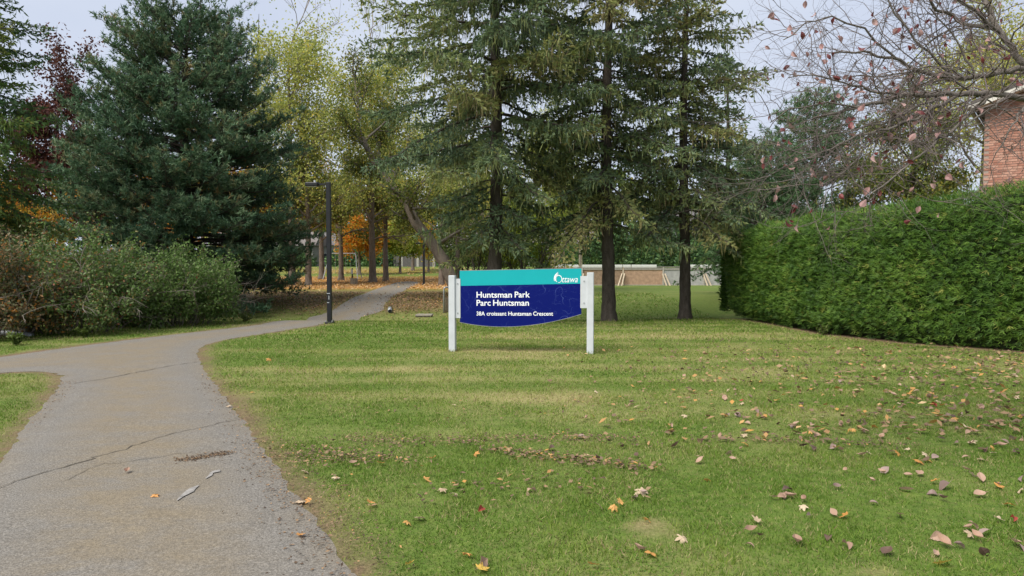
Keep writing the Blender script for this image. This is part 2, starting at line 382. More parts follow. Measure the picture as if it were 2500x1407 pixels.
def deciduous(name, label, cat, px, Y, height, z0, cr, trunk_r, seed, nleaf, lsize, mat, bark='bark_grey', twig='twig_grey', lean=(0, 0), group=None,
              nlimb=8, kids=(6, 6, 5), maxlev=3, jit=.22, tint=(.45, .25), tpts=None, hang=0., base=None, leafcut=None, keep=None, limbup=.75):
    rg = np.random.default_rng(seed); B = onground(px, Y, -.06) if base is None else np.array(base, float)
    root = empty(name, B, label, cat, group); wood = Wood(); tips = []
    if tpts is None:
        tz = np.linspace(0, height*.72, 9); tp = B+np.stack([lean[0]*tz+.10*np.sin(tz*.7+seed)*tz/height, lean[1]*tz+.10*np.cos(tz*.8+seed)*tz/height, tz], 1)
    else: tp = np.array(tpts); B_ = tp[0]
    n = len(tp); trunk('trunk', tp, np.linspace(1, .28, n)**.8*trunk_r, M[bark], root, B, 12, seed, .05, 1.3, .25)
    zt = tp[:, 2]-B[2]
    for k in range(nlimb):
        f = (k+.5*rg.random())/nlimb; h = z0+(zt[-1]-z0)*f; p = np.array([np.interp(h, zt, tp[:, q]) for q in range(3)])
        az = k*2.4+rg.normal(0, .3); upz = limbup*(.55+.9*f); d = np.array([math.cos(az), math.sin(az), upz])
        L = cr*(.95-.35*f)*rg.uniform(.8, 1.1)
        grow(p, d, L*.75, max(.02, trunk_r*.36*(1-.4*f)), 1, maxlev, rg, wood, tips, (0,)+tuple(kids), .62, .05, .58)
    grow(tp[-1], np.array([0, 0, 1.]), height*.25, trunk_r*.26, 1, maxlev, rg, wood, tips, (0,)+tuple(kids), .6, .05, .6)
    wood.build('limb', M[twig], root, B, 3, kind='stuff')
    if nleaf:
        A0 = np.concatenate([t[:-1] for t in tips]); A1 = np.concatenate([t[1:] for t in tips]); fol = Fol()
        ix = rg.integers(0, len(A0), nleaf); u = rg.random(nleaf)[:, None]; p = A0[ix]+(A1[ix]-A0[ix])*u+rg.normal(0, jit, (nleaf, 3))
        if keep is not None: p = p[keep(p-B, rg)]
        m = len(p); ad = unit(rg.normal(0, 1, (m, 3))+np.array([0, 0, -.35-hang]))
        tn = np.clip(rg.normal(tint[0], tint[1], m), 0, 1); fol.blades(p, ad, rg.uniform(.75, 1.3, m)*lsize, rg.uniform(.5, .75, m)*lsize, tn, rg, None, .45, .12)
        fol.build('crown', M[mat], root, B)
    return root

# ================================================================== THE SETTING
# ------------------------------------------------------------------ path outline, unprojected onto the ground
right_edge = [(960, 1560), (870, 1407), (775, 1280), (700, 1175), (628, 1075), (560, 985), (525, 940), (500, 905), (484, 878), (480, 862), (492, 846), (540, 831), (620, 818),
              (700, 806), (800, 791), (870, 777), (915, 766), (938, 757), (936, 748), (945, 738), (962, 724), (985, 711), (1010, 698), (1032, 688)]
left_edge = [(975, 687), (940, 698), (905, 711), (870, 724), (830, 748), (800, 764), (740, 778), (660, 790), (560, 802), (440, 815), (300, 832), (150, 851), (0, 872), (-180, 897), (-330, 922)]
wedge = [(-330, 975), (-180, 935), (-60, 916), (30, 908), (110, 907), (146, 914), (152, 928), (140, 948), (118, 976), (85, 1012), (55, 1046), (18, 1100), (-25, 1160), (-120, 1290), (-230, 1420), (-330, 1560)]
poly = [G(*p)[:2] for p in right_edge+left_edge+wedge]
poly = np.array(poly)
def densify(pl, step, amp, seed):
    rg = np.random.default_rng(seed); o = []
    for a, b in zip(pl, np.roll(pl, -1, 0)):
        n = max(1, int(np.linalg.norm(b-a)/step))
        for k in range(n): o.append(a+(b-a)*k/n)
    o = np.array(o); return o+rg.normal(0, amp, o.shape)
def smooth_poly(pl, it=2):
    for _ in range(it): pl = np.stack([.75*pl+.25*np.roll(pl, -1, 0), .25*pl+.75*np.roll(pl, -1, 0)], 1).reshape(-1, 2)
    return pl
poly = smooth_poly(poly, 1)
pathp = densify(poly, .10, .016, 3)
def inside(x, y, pl):
    c = np.zeros(len(x), bool)
    for (x0, y0), (x1, y1) in zip(pl, np.roll(pl, -1, 0)):
        if y0 == y1: continue
        k = (y0 > y) != (y1 > y); c ^= k & (x < (x1-x0)*(y-y0)/(y1-y0)+x0)
    return c
def edge_dist(x, y, pl):
    dm = np.full(len(x), 1e9)
    for a, b in zip(pl, np.roll(pl, -1, 0)):
        e = b-a; L2 = (e**2).sum()
        if L2 < 1e-9: continue
        t = np.clip(((x-a[0])*e[0]+(y-a[1])*e[1])/L2, 0, 1); dm = np.minimum(dm, (x-a[0]-e[0]*t)**2+(y-a[1]-e[1]*t)**2)
    return np.sqrt(dm)

# lawn condition fields (turf colour, bare soil, leaf litter) shared by the ground sheet and the grass blades
green_spots = [(G(790, 832), 2.6, 1.2), (G(640, 880), 1.4, .6), (G(1950, 1230), .9, .55), (G(1000, 800), 2.2, 1.), (G(2150, 1260), .7, .6), (G(1580, 745), 3, 2.5)]
dry_spots = [(G(1880, 912), .9, .30), (G(1310, 975), 2.1, .38), (G(1300, 860), 1.9, .7), (G(1820, 850), 1.8, .35), (G(700, 940), .4, .15), (G(960, 905), 1.2, .3), (G(1650, 820), 2.2, .4), (G(1250, 822), 1.5, .35)]
soil_spots = [(G(1585, 1285), .15, .07), (G(1612, 1300), .09, .06), (G(2140, 1400), .12, .05)]
def spots(x, y, L):
    v = np.zeros_like(x)
    for c, rx, ry in L: v = np.maximum(v, np.exp(-(((x-c[0])/rx)**2+((y-c[1])/ry)**2)**1.2))
    return v
def turf(x, y, ed=None, pin=None):
    bands = .5+.5*np.sin(y*2*np.pi/1.05+.25*np.sin(x*.4)+1.2*vnoise(x, y, 5, 9))
    dry = .08+.50*(fbm(x, y, .9, 51)-.5)+.30*fbm(x*.55, y, 1.7, 1)*ss(5.0, 9.5, y)+.34*(bands-.35)*ss(5.5, 9, y)*(1-ss(20, 26, y))+.5*(fbm(x, y, .5, 5)-.5)
    dry += .5*spots(x, y, dry_spots)-.75*spots(x, y, green_spots)
    dry -= .25*ss(24, 40, y); dry += 1.1*spots(x, y, soil_spots)
    dirt = np.clip(.55*spots(x, y, soil_spots)*(.3+1.1*fbm(x, y, .12, 17)), 0, 1)
    if ed is not None:
        near = np.exp(-(ed/(.07+.30*fbm(x, y, .9, 12)**1.5))**2)*(.55+.8*fbm(x, y, .25, 15))*(1-ss(16, 24, y)); dirt = np.maximum(dirt, near*.95)
    # foot of the hedge and of the shrubs
    hx = np.interp(y, [9, 12.5, 14, 15.9, 20.6, 23], [11.6, 9.0, 7.68, 6.86, 6.5, 6.5]); dirt = np.maximum(dirt, ss(-.35, .1, x-hx)*(y < 23))
    bank = ss(24.2, 27, y)*(1-ss(33, 42, y))*(.9+.9*(fbm(x, y, 2.2, 20)-.5))
    carpet = ss(36, 42, y)*(1-ss(58, 66, y))*(1-ss(-1, 3, x))
    right = 1-ss(-2.2, .6, x)*.9
    litter = np.clip(bank*right, 0, 1)*.9; orange = np.clip(carpet*(.55+.9*fbm(x, y, 5, 31)), 0, 1)*right
    far_or = ss(66, 72, y)*(1-ss(80, 86, y))*(1-ss(-12, -4, x))*(.6*fbm(x, y, 6, 33))
    return np.clip(dry, 0, 1), np.clip(dirt, 0, 1), litter, np.maximum(orange, far_or)

# ------------------------------------------------------------------ ground sheet
def axis(parts):
    o = []
    for a, b, st in parts: o += list(np.arange(a, b-1e-6, st))
    return np.array(o)
gx = np.r_[-900, -500, -300, -180, -120, -80, axis([(-60, -30, 3), (-30, -12, .8), (-12, 12, .16), (12, 30, .8), (30, 60, 3)]), 60, 80, 120, 180, 300, 500, 900]
gy = np.r_[-300, -120, -50, -20, -8, -3, axis([(0, 3, .5), (3, 24, .16), (24, 34, .25), (34, 60, .6), (60, 100, 2)]), 100, 110, 130, 160, 220, 320, 500, 900, 1500]
XX, YY = np.meshgrid(gx, gy); xf = XX.ravel(); yf = YY.ravel()
ed = edge_dist(xf, yf, poly)
dry, dirt, lit, ora = turf(xf, yf, ed)
zf = H(xf, yf)+.008*(vnoise(xf, yf, .4, 3)-.5)*(ed > .15)
inn = inside(xf, yf, pathp); zf = zf-.009*inn
nx, ny = len(gx), len(gy); i = (np.arange(ny-1)[:, None]*nx+np.arange(nx-1)[None, :]).ravel()
F = np.stack([i, i+1, i+nx+1, i+nx], 1)
m, t, b = nmat('lawn_ground'); M['lawn'] = m
geo = t.nodes.new('ShaderNodeNewGeometry').outputs['Position']
n1 = noise(t, 2.2, 5, geo); n2 = noise(t, 45, 4, geo); n3 = noise(t, 9, 5, geo)
gcol = mix(t, ramp(t, noise(t, 16, 5, geo, .7), [(.48, (0, 0, 0)), (.75, (.5, .5, .5))]), ramp(t, n3, [(.25, (.055, .100, .017)), (.55, (.105, .160, .030)), (.8, (.155, .20, .042))]), (.17, .125, .065))
dcol = ramp(t, n2, [(.25, (.20, .18, .07)), (.75, (.36, .31, .15))])
fd = mth(t, 'ADD', attr(t, 'dry'), mth(t, 'MULTIPLY', mth(t, 'SUBTRACT', n2, .5), .5), True)
c = mix(t, fd, gcol, dcol)
soil = ramp(t, n2, [(.25, (.075, .050, .032)), (.5, (.16, .11, .07)), (.8, (.26, .19, .12))])
c = mix(t, attr(t, 'dirt'), c, soil)
fl = mth(t, 'MULTIPLY', attr(t, 'litter'), mth(t, 'GREATER_THAN', noise(t, 7, 6, geo, .75), .42)); c = mix(t, fl, c, ramp(t, n2, [(.3, (.10, .062, .035)), (.7, (.27, .17, .09))]))
fo = mth(t, 'MULTIPLY', attr(t, 'orange'), mth(t, 'GREATER_THAN', noise(t, 5, 6, geo, .8), .43)); c = mix(t, fo, c, ramp(t, n3, [(.3, (.26, .12, .04)), (.7, (.50, .24, .06))]))
t.links.new(c, b.inputs['Base Color']); b.inputs['Roughness'].default_value = .95; b.inputs['Specular IOR Level'].default_value = .1
bump(t, b, n2, .6, .03)
lawn = link('lawn', np_mesh('lawn', np.stack([xf, yf, zf], 1), F, m, {'dry': dry, 'dirt': dirt, 'litter': lit, 'orange': ora}, True))
tag(lawn, kind='structure')

# ------------------------------------------------------------------ asphalt path
bb0 = pathp.min(0); bb1 = pathp.max(0)
ptsx = []
yv = bb0[1]
while yv < bb1[1]:
    st = .22 if yv < 24 else .3
    xs = np.arange(bb0[0], bb1[0], st); ptsx.append(np.stack([xs, np.full(len(xs), yv)], 1)); yv += st
ptsx = np.concatenate(ptsx); k = inside(ptsx[:, 0], ptsx[:, 1], pathp); ptsx = ptsx[k]; ptsx = ptsx[edge_dist(ptsx[:, 0], ptsx[:, 1], poly) > .12]
allp = [Vector(p) for p in np.concatenate([pathp, ptsx])]; nb = len(pathp)
rv, re, rf, *_ = delaunay_2d_cdt(allp, [(i, (i+1) % nb) for i in range(nb)], [], 1, 1e-4)
rv = np.array([(v.x, v.y) for v in rv]); pe = edge_dist(rv[:, 0], rv[:, 1], poly)
pz = H(rv[:, 0], rv[:, 1])+.012*ss(0, .25, pe)-.002
me = bpy.data.meshes.new('path'); me.from_pydata([(a[0], a[1], z) for a, z in zip(rv, pz)], [], [list(f) for f in rf]); me.update()
at = me.attributes.new('edge', 'FLOAT', 'POINT'); at.data.foreach_set('value', np.clip(pe/1.2, 0, 1).astype(np.float32))
me.polygons.foreach_set('use_smooth', [True]*len(me.polygons))
m, t, b = nmat('asphalt')
geo = t.nodes.new('ShaderNodeNewGeometry').outputs['Position']
a1 = noise(t, 75, 5, geo, .8); a2 = noise(t, 3, 5, geo); a3 = noise(t, 40, 3, geo); a4 = noise(t, 1.6, 6, geo, .7, scl=(1, 1.6, 1))
c = ramp(t, a1, [(.32, (.045, .042, .038)), (.5, (.155, .145, .131)), (.68, (.36, .34, .31))])
c = mix(t, .25, c, ramp(t, a2, [(.3, (.122, .116, .108)), (.7, (.205, .194, .18))]))
st = mth(t, 'MULTIPLY', ramp(t, a4, [(.28, (.1, .1, .1)), (.58, (1, 1, 1))]), ramp(t, attr(t, 'edge'), [(.0, (.5, .5, .5)), (.2, (.15, .15, .15)), (.6, (.8, .8, .8))]))
st = mth(t, 'MULTIPLY', st, mth(t, 'ADD', .25, mth(t, 'MULTIPLY', a1, .9)), True)
c = mix(t, st, c, ramp(t, a3, [(.3, (.145, .106, .055)), (.7, (.265, .205, .118))]))
yv_ = t.nodes.new('ShaderNodeSeparateXYZ'); t.links.new(geo, yv_.inputs[0])
t.links.new(c, b.inputs['Base Color']); b.inputs['Roughness'].default_value = .88; b.inputs['Specular IOR Level'].default_value = .25
vo = t.nodes.new('ShaderNodeTexVoronoi'); vo.inputs['Scale'].default_value = 95; t.links.new(geo, vo.inputs[0])
bump(t, b, mth(t, 'ADD', a1, vo.outputs[0]), .55, .006)
me.materials.append(m); path = link('path', me); tag(path, kind='structure')
# cracks, worn paint and needle drifts on the path
M['crack'] = plain('crack_filling', (.085, .072, .055), .95, .5, 30)
M['wornpaint'] = plain('worn_paint', (.235, .222, .207), .8, .35, 30)
def ribbon(name, pix, width, mat, lift, seed, jag=.017):
    rg = np.random.default_rng(seed); P = np.array([G(*p)[:2] for p in pix]); o = []
    for a, b in zip(P[:-1], P[1:]):
        n = max(2, int(np.linalg.norm(b-a)/.07)); o += [a+(b-a)*k/n for k in range(n)]
    o.append(P[-1]); o = np.array(o); o[1:-1] += rg.normal(0, jag, o[1:-1].shape)
    d = np.gradient(o, axis=0); d /= np.linalg.norm(d, axis=1)[:, None]; nrm = np.stack([-d[:, 1], d[:, 0]], 1)
    wv = width*rg.uniform(.4, 1.3, len(o)); wv[0] = wv[-1] = width*.15
    A = o+nrm*wv[:, None]/2; Bv = o-nrm*wv[:, None]/2; V = np.concatenate([A, Bv]); n = len(o); i = np.arange(n-1)
    z = H(V[:, 0], V[:, 1])+.010+lift
    return link(name, np_mesh(name, np.c_[V, z], np.stack([i, i+1, i+1+n, i+n], 1), mat), path)
ribbon('crack', [(-60, 1212), (60, 1172), (180, 1138), (300, 1100), (420, 1062), (520, 1040), (600, 1020)], .012, M['crack'], .005, 1)
ribbon('crack', [(165, 940), (250, 928), (330, 912), (420, 895), (485, 884)], .016, M['crack'], .005, 2)
ribbon('crack', [(140, 1180), (250, 1140), (370, 1122), (480, 1105)], .007, M['crack'], .005, 3)
ribbon('paint_mark', [(432, 1228), (460, 1206), (486, 1190)], .05, M['wornpaint'], .007, 4, .004)
ribbon('paint_mark', [(502, 1174), (520, 1160), (536, 1152)], .055, M['wornpaint'], .007, 6, .004)

# ------------------------------------------------------------------ grass blades
rg = np.random.default_rng(11); gf = Fol()
m, t, b = nmat('grass_blades'); a = attr(t, 'tint')
c = ramp(t, a, [(0, (.058, .122, .015)), (.30, (.132, .220, .029)), (.52, (.228, .292, .054)), (.72, (.33, .33, .11)), (.9, (.40, .34, .175)), (1, (.22, .155, .085))])
t.links.new(c, b.inputs['Base Color']); b.inputs['Roughness'].default_value = .6; b.inputs['Specular IOR Level'].default_value = .2
tr = t.nodes.new('ShaderNodeBsdfTranslucent'); t.links.new(c, tr.inputs[0]); ms = t.nodes.new('ShaderNodeMixShader'); ms.inputs[0].default_value = .3
t.links.new(b.outputs[0], ms.inputs[1]); t.links.new(tr.outputs[0], ms.inputs[2]); t.links.new(ms.outputs[0], t.nodes['Material Output'].inputs[0]); M['grass'] = m
TUFT = [G(1105, 858), G(1441, 864), G(805, 790), onground(1487, 19.4), onground(1673, 20.5)]
hedge_x = lambda y: np.interp(y, [9, 12.5, 14, 15.9, 20.6, 23], [11.6, 9.0, 7.68, 6.86, 6.5, 6.5])
def sow(n, y0, y1, h, wd, kx=.80):
    y = np.sqrt(rg.uniform(y0*y0, y1*y1, n)); x = rg.uniform(-1, 1, n)*(y*kx+.4)
    k = ~inside(x, y, pathp); x = x[k]; y = y[k]; e = edge_dist(x, y, poly)
    d, di, li, orr = turf(x, y, e); keep = (rg.random(len(x)) > np.clip(di*1.05, 0, .97)) & (x < hedge_x(y)+.2)
    x = x[keep]; y = y[keep]; d = d[keep]; di = di[keep]; n = len(x)
    clump = fbm(x, y, .28, 40); L = h*rg.uniform(.4, 1.35, n)*(.35+1.3*clump)*(1-.45*di)
    for (ox, oy) in ((sp_[0], sp_[1]) for sp_ in TUFT): L = L*(1+1.3*np.exp(-((x-ox)**2+(y-oy)**2)/.035))
    A = unit(np.stack([rg.normal(0, .55, n), rg.normal(0, .55, n), np.full(n, .8)], 1))
    p = np.stack([x, y, H(x, y)-.006], 1)
    tn = np.clip(.22+.22*(clump-.5)+.60*d*rg.uniform(.3, 1.25, n)+rg.normal(0, .10, n)+.35*di, 0, 1)
    dead = rg.random(n) < .09+.22*d+.16*(fbm(x, y, .35, 61) > .58); tn = np.where(dead, rg.uniform(.75, 1, n), tn)
    # upright card-like blades bent over at the tip: two triangles in the nearest zone, one farther away
    gf.needles(p, A, L, wd, tn, rg)
sow(160000, 3.2, 6.2, .035, .0064)
sow(140000, 6.2, 9.5, .035, .0088)
sow(125000, 9.5, 14.5, .038, .013)
sow(100000, 14.5, 22, .05, .021)
sow(45000, 22, 34, .06, .036)
n = 26000; y = np.sqrt(rg.uniform(3.2**2, 8.5**2, n)); x = rg.uniform(-.2, .8, n)*y; k = (fbm(x, y, .7, 71) > .60) & ~inside(x, y, pathp); x = x[k]; y = y[k]; n = len(x)
gf.blades(np.stack([x, y, H(x, y)+rg.uniform(.008, .028, n)], 1), unit(np.c_[rg.normal(0, 1, (n, 2)), rg.uniform(-.1, .5, n)]), rg.uniform(.010, .020, n), .012, np.clip(rg.normal(.12, .08, n), 0, 1), rg, rg.normal(0, .3, n))
g = gf.build('grass', M['grass']); tag(g, 'short mown green and straw coloured lawn grass', 'grass', kind='stuff')

# ================================================================== PARK SIGN
sgL = G(1105, 858); sgR = G(1441, 864); u_ = sgR-sgL; rzs = math.atan2(u_[1], u_[0]); span = float(np.linalg.norm(u_[:2])); mpp = span/336.
sign = empty('park_sign', (sgL[0], sgL[1], float(H(sgL[0], sgL[1]))), 'blue and teal park name sign on two white posts in the lawn', 'sign', rz=rzs)
m, t, b = nmat('teal_vinyl'); n = noise(t, 3, 4); c = ramp(t, n, [(.3, (.000, .36, .395)), (.7, (.002, .385, .42))])
t.links.new(c, b.inputs['Base Color']); b.inputs['Roughness'].default_value = .35; M['teal'] = m
m, t, b = nmat('scratched_blue_vinyl'); co = t.nodes.new('ShaderNodeTexCoord').outputs['Object']
wrp = noise(t, 2.0, 2, co, .5); wl = mth(t, 'ABSOLUTE', mth(t, 'SUBTRACT', wrp, .5)); l1 = mth(t, 'LESS_THAN', wl, .0022)
w2 = noise(t, 4.0, 2, co, .5, scl=(1, 1, 2.2)); l2 = mth(t, 'LESS_THAN', mth(t, 'ABSOLUTE', mth(t, 'SUBTRACT', w2, .47)), .0016)
gate = noise(t, 2.2, 2, co); l = mth(t, 'MULTIPLY', mth(t, 'MAXIMUM', l1, l2), ramp(t, gate, [(.44, (0, 0, 0)), (.60, (.55, .55, .55))]))
c = mix(t, l, (.0022, .0075, .125), (.10, .15, .42)); t.links.new(c, b.inputs['Base Color']); b.inputs['Roughness'].default_value = .45; b.inputs['Specular IOR Level'].default_value = .12; M['blue'] = m
m, t, b = nmat('letter_white'); b.inputs['Base Color'].default_value = (.86, .88, .92, 1); b.inputs['Roughness'].default_value = .5; M['letter'] = m
lx = lambda px: (px-1105)*mpp
lz = lambda py, px=1105: ((858+6*(px-1105)/336)-py)*mpp
pw = 16*mpp
for px, top in ((1105, 672), (1441, 670)):
    MB().box((lx(px), 0, (lz(top, px)-.12)/2), (pw, pw, lz(top, px)+.12), ch=.008).build('post', M['white_paint'], sign)
MB().box(((lx(1113)+lx(1125))/2, .0, (lz(680)+lz(776))/2), (lx(1125)-lx(1113)+.01, .055, lz(680)-lz(776))).build('bracket', M['white_paint'], sign)
MB().box(((lx(1418)+lx(1433))/2, .0, (lz(678, 1426)+lz(754, 1426))/2), (lx(1433)-lx(1418)+.01, .055, lz(678)-lz(754))).build('bracket', M['white_paint'], sign)
for bx2, pz2 in ((1119, 692), (1119, 764), (1426, 690), (1426, 742)): MB().tube([(lx(bx2), -.026, lz(pz2, bx2)), (lx(bx2), -.036, lz(pz2, bx2))], .012, 8).build('bolt', M['galv'], sign)
x0, x1 = lx(1124), lx(1419.5); ztop = lz(661, 1124); ztopr = lz(660, 1419); zmid = lz(697.5, 1124); zmidr = lz(696, 1419)
zbl = lz(786, 1124); zbr = lz(768, 1419); cv = []
for k in range(25):
    f = k/24; zz = zbl+(zbr-zbl)*f-.148*4*(f*(1-f))*(1-.10*f); cv.append((x0+(x1-x0)*f, zz))
panel = MB().prism([(x0, zmid), (x1, zmidr)]+cv[::-1], -.018, .018).build('panel', M['blue'], sign)
MB().prism([(x0, ztop), (x1, ztopr), (x1, zmidr), (x0, zmid)], -.0185, .018).build('header_band', M['teal'], sign)
ed_ = MB()
ed_.bar((x0, 0, ztop+.004), (x1, 0, ztopr+.004), .040, .008)
for a_, b_ in zip(cv[:-1], cv[1:]): ed_.bar((a_[0], 0, a_[1]-.003), (b_[0], 0, b_[1]-.003), .040, .006)
ed_.build('edge_trim', M['galv'], sign)
def lettering(name, body, xl, xr, base_py, cap_px, parent, shear=0., bold=.018, font=None):
    cu = bpy.data.curves.new(name, 'FONT'); cu.body = body; cu.offset = bold; cu.shear = shear; cu.resolution_u = 3
    o = bpy.data.objects.new(name, cu); COL.objects.link(o); bpy.context.view_layer.update()
    dg = bpy.context.evaluated_depsgraph_get(); me = bpy.data.meshes.new_from_object(o.evaluated_get(dg)); bpy.data.objects.remove(o)
    co = np.zeros(len(me.vertices)*3); me.vertices.foreach_get('co', co); co = co.reshape(-1, 3); mn = co[:, 0].min(); mxx = co[:, 0].max()
    cap = .72; px = (xl+xr)/2; z0_ = lz(base_py, xl)
    X = lx(xl)+(co[:, 0]-mn)/(mxx-mn)*(lx(xr)-lx(xl)); Zc = co[:, 1]*cap_px*mpp/cap+z0_+(X-lx(xl))*.009
    me.vertices.foreach_set('co', np.stack([X, np.full(len(X), -.0215), Zc], 1).astype(np.float32).ravel()); me.update()
    me.materials.clear(); me.materials.append(M['letter']); me.name = name
    return link(name, me, parent)
for body, xa, xb, by, cp in (('Huntsman', 1165.8, 1252.8, 726.5, 14.4), ('Park', 1259.6, 1296.6, 727, 14.4), ('Parc', 1165.8, 1200.8, 746, 14.4), ('Huntsman', 1206.8, 1294.3, 746.3, 14.4),
                             ('38A', 1165.8, 1186.4, 770, 9.8), ('croissant', 1190.9, 1239.5, 770.2, 9.8), ('Huntsman', 1244, 1300, 770.7, 9.8), ('Crescent', 1304.5, 1352.4, 771, 9.8)):
    lettering('lettering', body, xa, xb, by, cp, sign, 0, .015)
lettering('lettering', 'ttawa', 1374, 1411, 692.3, 15.5, sign, .30, .0)
# emblem: ring O with three swept strokes
em = MB()
def stroke(pts, ws):
    P = np.array([(lx(p[0]), lz(p[1], p[0])) for p in pts]); d = np.gradient(P, axis=0); d /= np.linalg.norm(d, axis=1)[:, None]
    nr = np.stack([-d[:, 1], d[:, 0]], 1)*(np.array(ws)*mpp/2)[:, None]; A = P+nr; B = P-nr; n = len(P)
    em.add([(p[0], -.0215, p[1]) for p in np.r_[A, B]], [[i, i+1, i+1+n, i+n] for i in range(n-1)])
an = np.linspace(-1.75, 4.1, 36); stroke([(1365.8+7.3*math.cos(q), 684.2-8.6*math.sin(q)) for q in an], 1.0+.9*np.abs(np.sin((an+1.2)/2)))
for k, (xo, yo, s) in enumerate(((0, 0, 1), (2.3, 2.6, .84), (4.4, 5.0, .68))):
    q = np.linspace(0, 1, 12); stroke([(1352+xo+s*(12.5*f**1.7)+(1-f)*1.2*(1-f)*3, 685.5-(685.5-667.5-yo)*f+(1-f)**3*3.5) for f in q], .5+1.9*np.sin(q*math.pi*.93+.2)*(1-.25*k))
em.build('emblem', M['letter'], sign)

# ================================================================== LAMP POSTS
def lamp(label, px, py, top_py, Y=None, pole=11.5, arm=50):
    P = G(px, py) if Y is None else onground(px, Y); k = P[1]/FPX; h = (py-top_py)*k; wd = pole*k
    r = empty('lamp_post', (P[0], P[1], P[2]-.01), label, 'lamp post')
    MB().box((0, 0, h/2), (wd, wd, h), ch=wd*.08).build('pole', M['black_paint'], r)
    MB().box((0, 0, .02), (wd*1.9, wd*1.9, .07), ch=.008).build('base_plate', M['black_paint'], r)
    for sx in (-1, 1):
        for sy in (-1, 1): MB().tube([(sx*wd*.75, sy*wd*.75, .03), (sx*wd*.75, sy*wd*.75, .10)], .014, 6).build('bolt', M['galv'], r)
    MB().box((-wd*.5-.13*h*.5, 0, h-.055), (.13*h*.9, wd*.45, wd*.42)).build('arm', M['black_paint'], r)
    hd = MB().box((-wd*.5-arm*k*.68, 0, h-.06), (arm*k*.62, arm*k*.42, .10), ch=.02).build('lamp_head', M['black_paint'], r)
    MB().box((-wd*.5-arm*k*.68, 0, h-.114), (arm*k*.5, arm*k*.32, .012)).build('lens', M['lens'], hd)
    MB().tube([(-wd*.5-arm*k*.55, 0, h-.02), (-wd*.5-arm*k*.55, 0, h+.045)], [.028, .032], 10).build('photocell', M['white_paint'], hd)
    return r, wd
M['lens'] = plain('lamp_lens', (.55, .55, .5), .3, .05)
lp, lw = lamp('tall black square lamp post with a flat head arm beside the asphalt path', 805, 790, 445, pole=10.6)
kk = 18.5/FPX
for z, a_, b_ in ((.80, (-.5, .25), 'h'), (.69, (-.1, .0), 'v'), (.56, (-.45, .05), 'h')):
    y_ = -lw/2-.002
    if b_ == 'h': MB().box(((a_[0]+a_[1])/2*lw, y_, z), ((a_[1]-a_[0])*lw, .003, .014)).build('sticker', M['white_paint'], lp)
    else: MB().box((0, y_, z), (.013, .003, .10)).build('sticker', M['white_paint'], lp)
lamp('small black lamp post standing in the orange leaves farther along the path', 1035, 696, 592, pole=5.2, arm=17)

# ================================================================== CONIFERS
def pl(*pts):
    z = [p[0] for p in pts]; r = [p[1] for p in pts]; return lambda h: float(np.interp(h, z, r))
conifer('spruce_tree', 'large spruce with drooping boughs rising directly behind the park sign', 'tree', 1205, 19.2, 15.5, 2.1,
        pl((2, 1.4), (3.2, 2.2), (4.4, 3.2), (5.6, 3.95), (8.3, 4.2), (11, 3.2), (15.5, 0)), 5, 126, 'spruce', 'bark_spruce', .20, hang=.6, tint=(.25, .2), zcut=10.0, dens=1.15, wsh=.05)
conifer('spruce_tree', 'middle spruce with a bare lower trunk, right of the park sign', 'tree', 1487, 19.6, 15, 2.7,
        pl((2, 1.6), (3.4, 2.5), (5, 2.9), (8, 2.7), (11, 2.0), (15, 0)), 8, 120, 'spruce', 'bark_spruce', .185, hang=.45, tint=(.31, .22), zcut=10.0, dens=1.15, wsh=.05)
conifer('spruce_tree', 'olive green spruce standing nearest the end of the cedar hedge', 'tree', 1673, 20.7, 12.6, 2.9,
        pl((2, 1.9), (3.2, 2.6), (5, 2.6), (7.2, 2.4), (9.4, 1.45), (12.6, 0)), 14, 132, 'spruce', 'bark_spruce', .165, hang=.35, tint=(.38, .22), zcut=10.2, dens=1.15, wsh=.05)
conifer('spruce_tree', 'bright green spruce at the left behind the rusty shrub', 'tree', -60, 19.0, 13.5, 1.2,
        pl((1, 2.45), (3, 2.5), (5.5, 2.25), (7.4, 1.85), (8.6, 1.45), (13.5, 0)), 21, 190, 'spruce_green', 'bark_spruce', .2, hang=.25, tint=(.48, .22), zcut=9.5, dens=1.15, wsh=.044, lsh=(.10, .19))
conifer('pine_tree', 'broad dark blue green pine with dense tufted boughs behind the shrubs', 'tree', 462, 26.5, 10.6, .8,
        pl((.8, 4.3), (2.5, 4.5), (4.5, 4.4), (5.8, 4.0), (7.0, 3.45), (8.2, 3.0), (9.3, 2.5), (10.1, 1.9), (10.6, 1.2)), 33, 285, 'pine', 'bark_dark', .3, kind='pine',
        tint=(.45, .25), slope=(.42, .05), droop=(.14, .28), up=.22, wsh=.041, lsh=(.12, .19), dens=.88)
conifer('narrow_spruce', 'narrow pointed spruce rising behind the broad pine', 'tree', 637, 46, 17.4, 3, pl((3, 2.6), (17.4, 0)), 41, 80, 'pine', 'bark_dark', .2,
        hang=.1, tint=(.4, .2), dens=.5, wsh=.09, lsh=(.22, .36))
conifer('white_pine', 'soft bluish green pine rising behind the middle of the cedar hedge', 'tree', 1985, 31, 8.8, 1.2, pl((1, 3.0), (4, 2.9), (6.5, 2.1), (8.8, .2)), 51, 120, 'whitepine', 'bark_dark', .18, kind='pine',
        tint=(.5, .25), slope=(.7, .1), droop=(.1, .25), up=.2, wsh=.036, lsh=(.14, .24), dens=.85)
conifer('white_pine', 'low wide green pine between the olive spruce and the cedar hedge', 'tree', 1870, 28, 6.2, .6, pl((.5, 2.6), (3, 2.5), (5, 1.5), (6.2, .1)), 52, 100, 'whitepine', 'bark_dark', .14, kind='pine',
        tint=(.4, .22), slope=(.7, .15), droop=(.1, .25), up=.2, wsh=.034, lsh=(.13, .22), dens=.85)
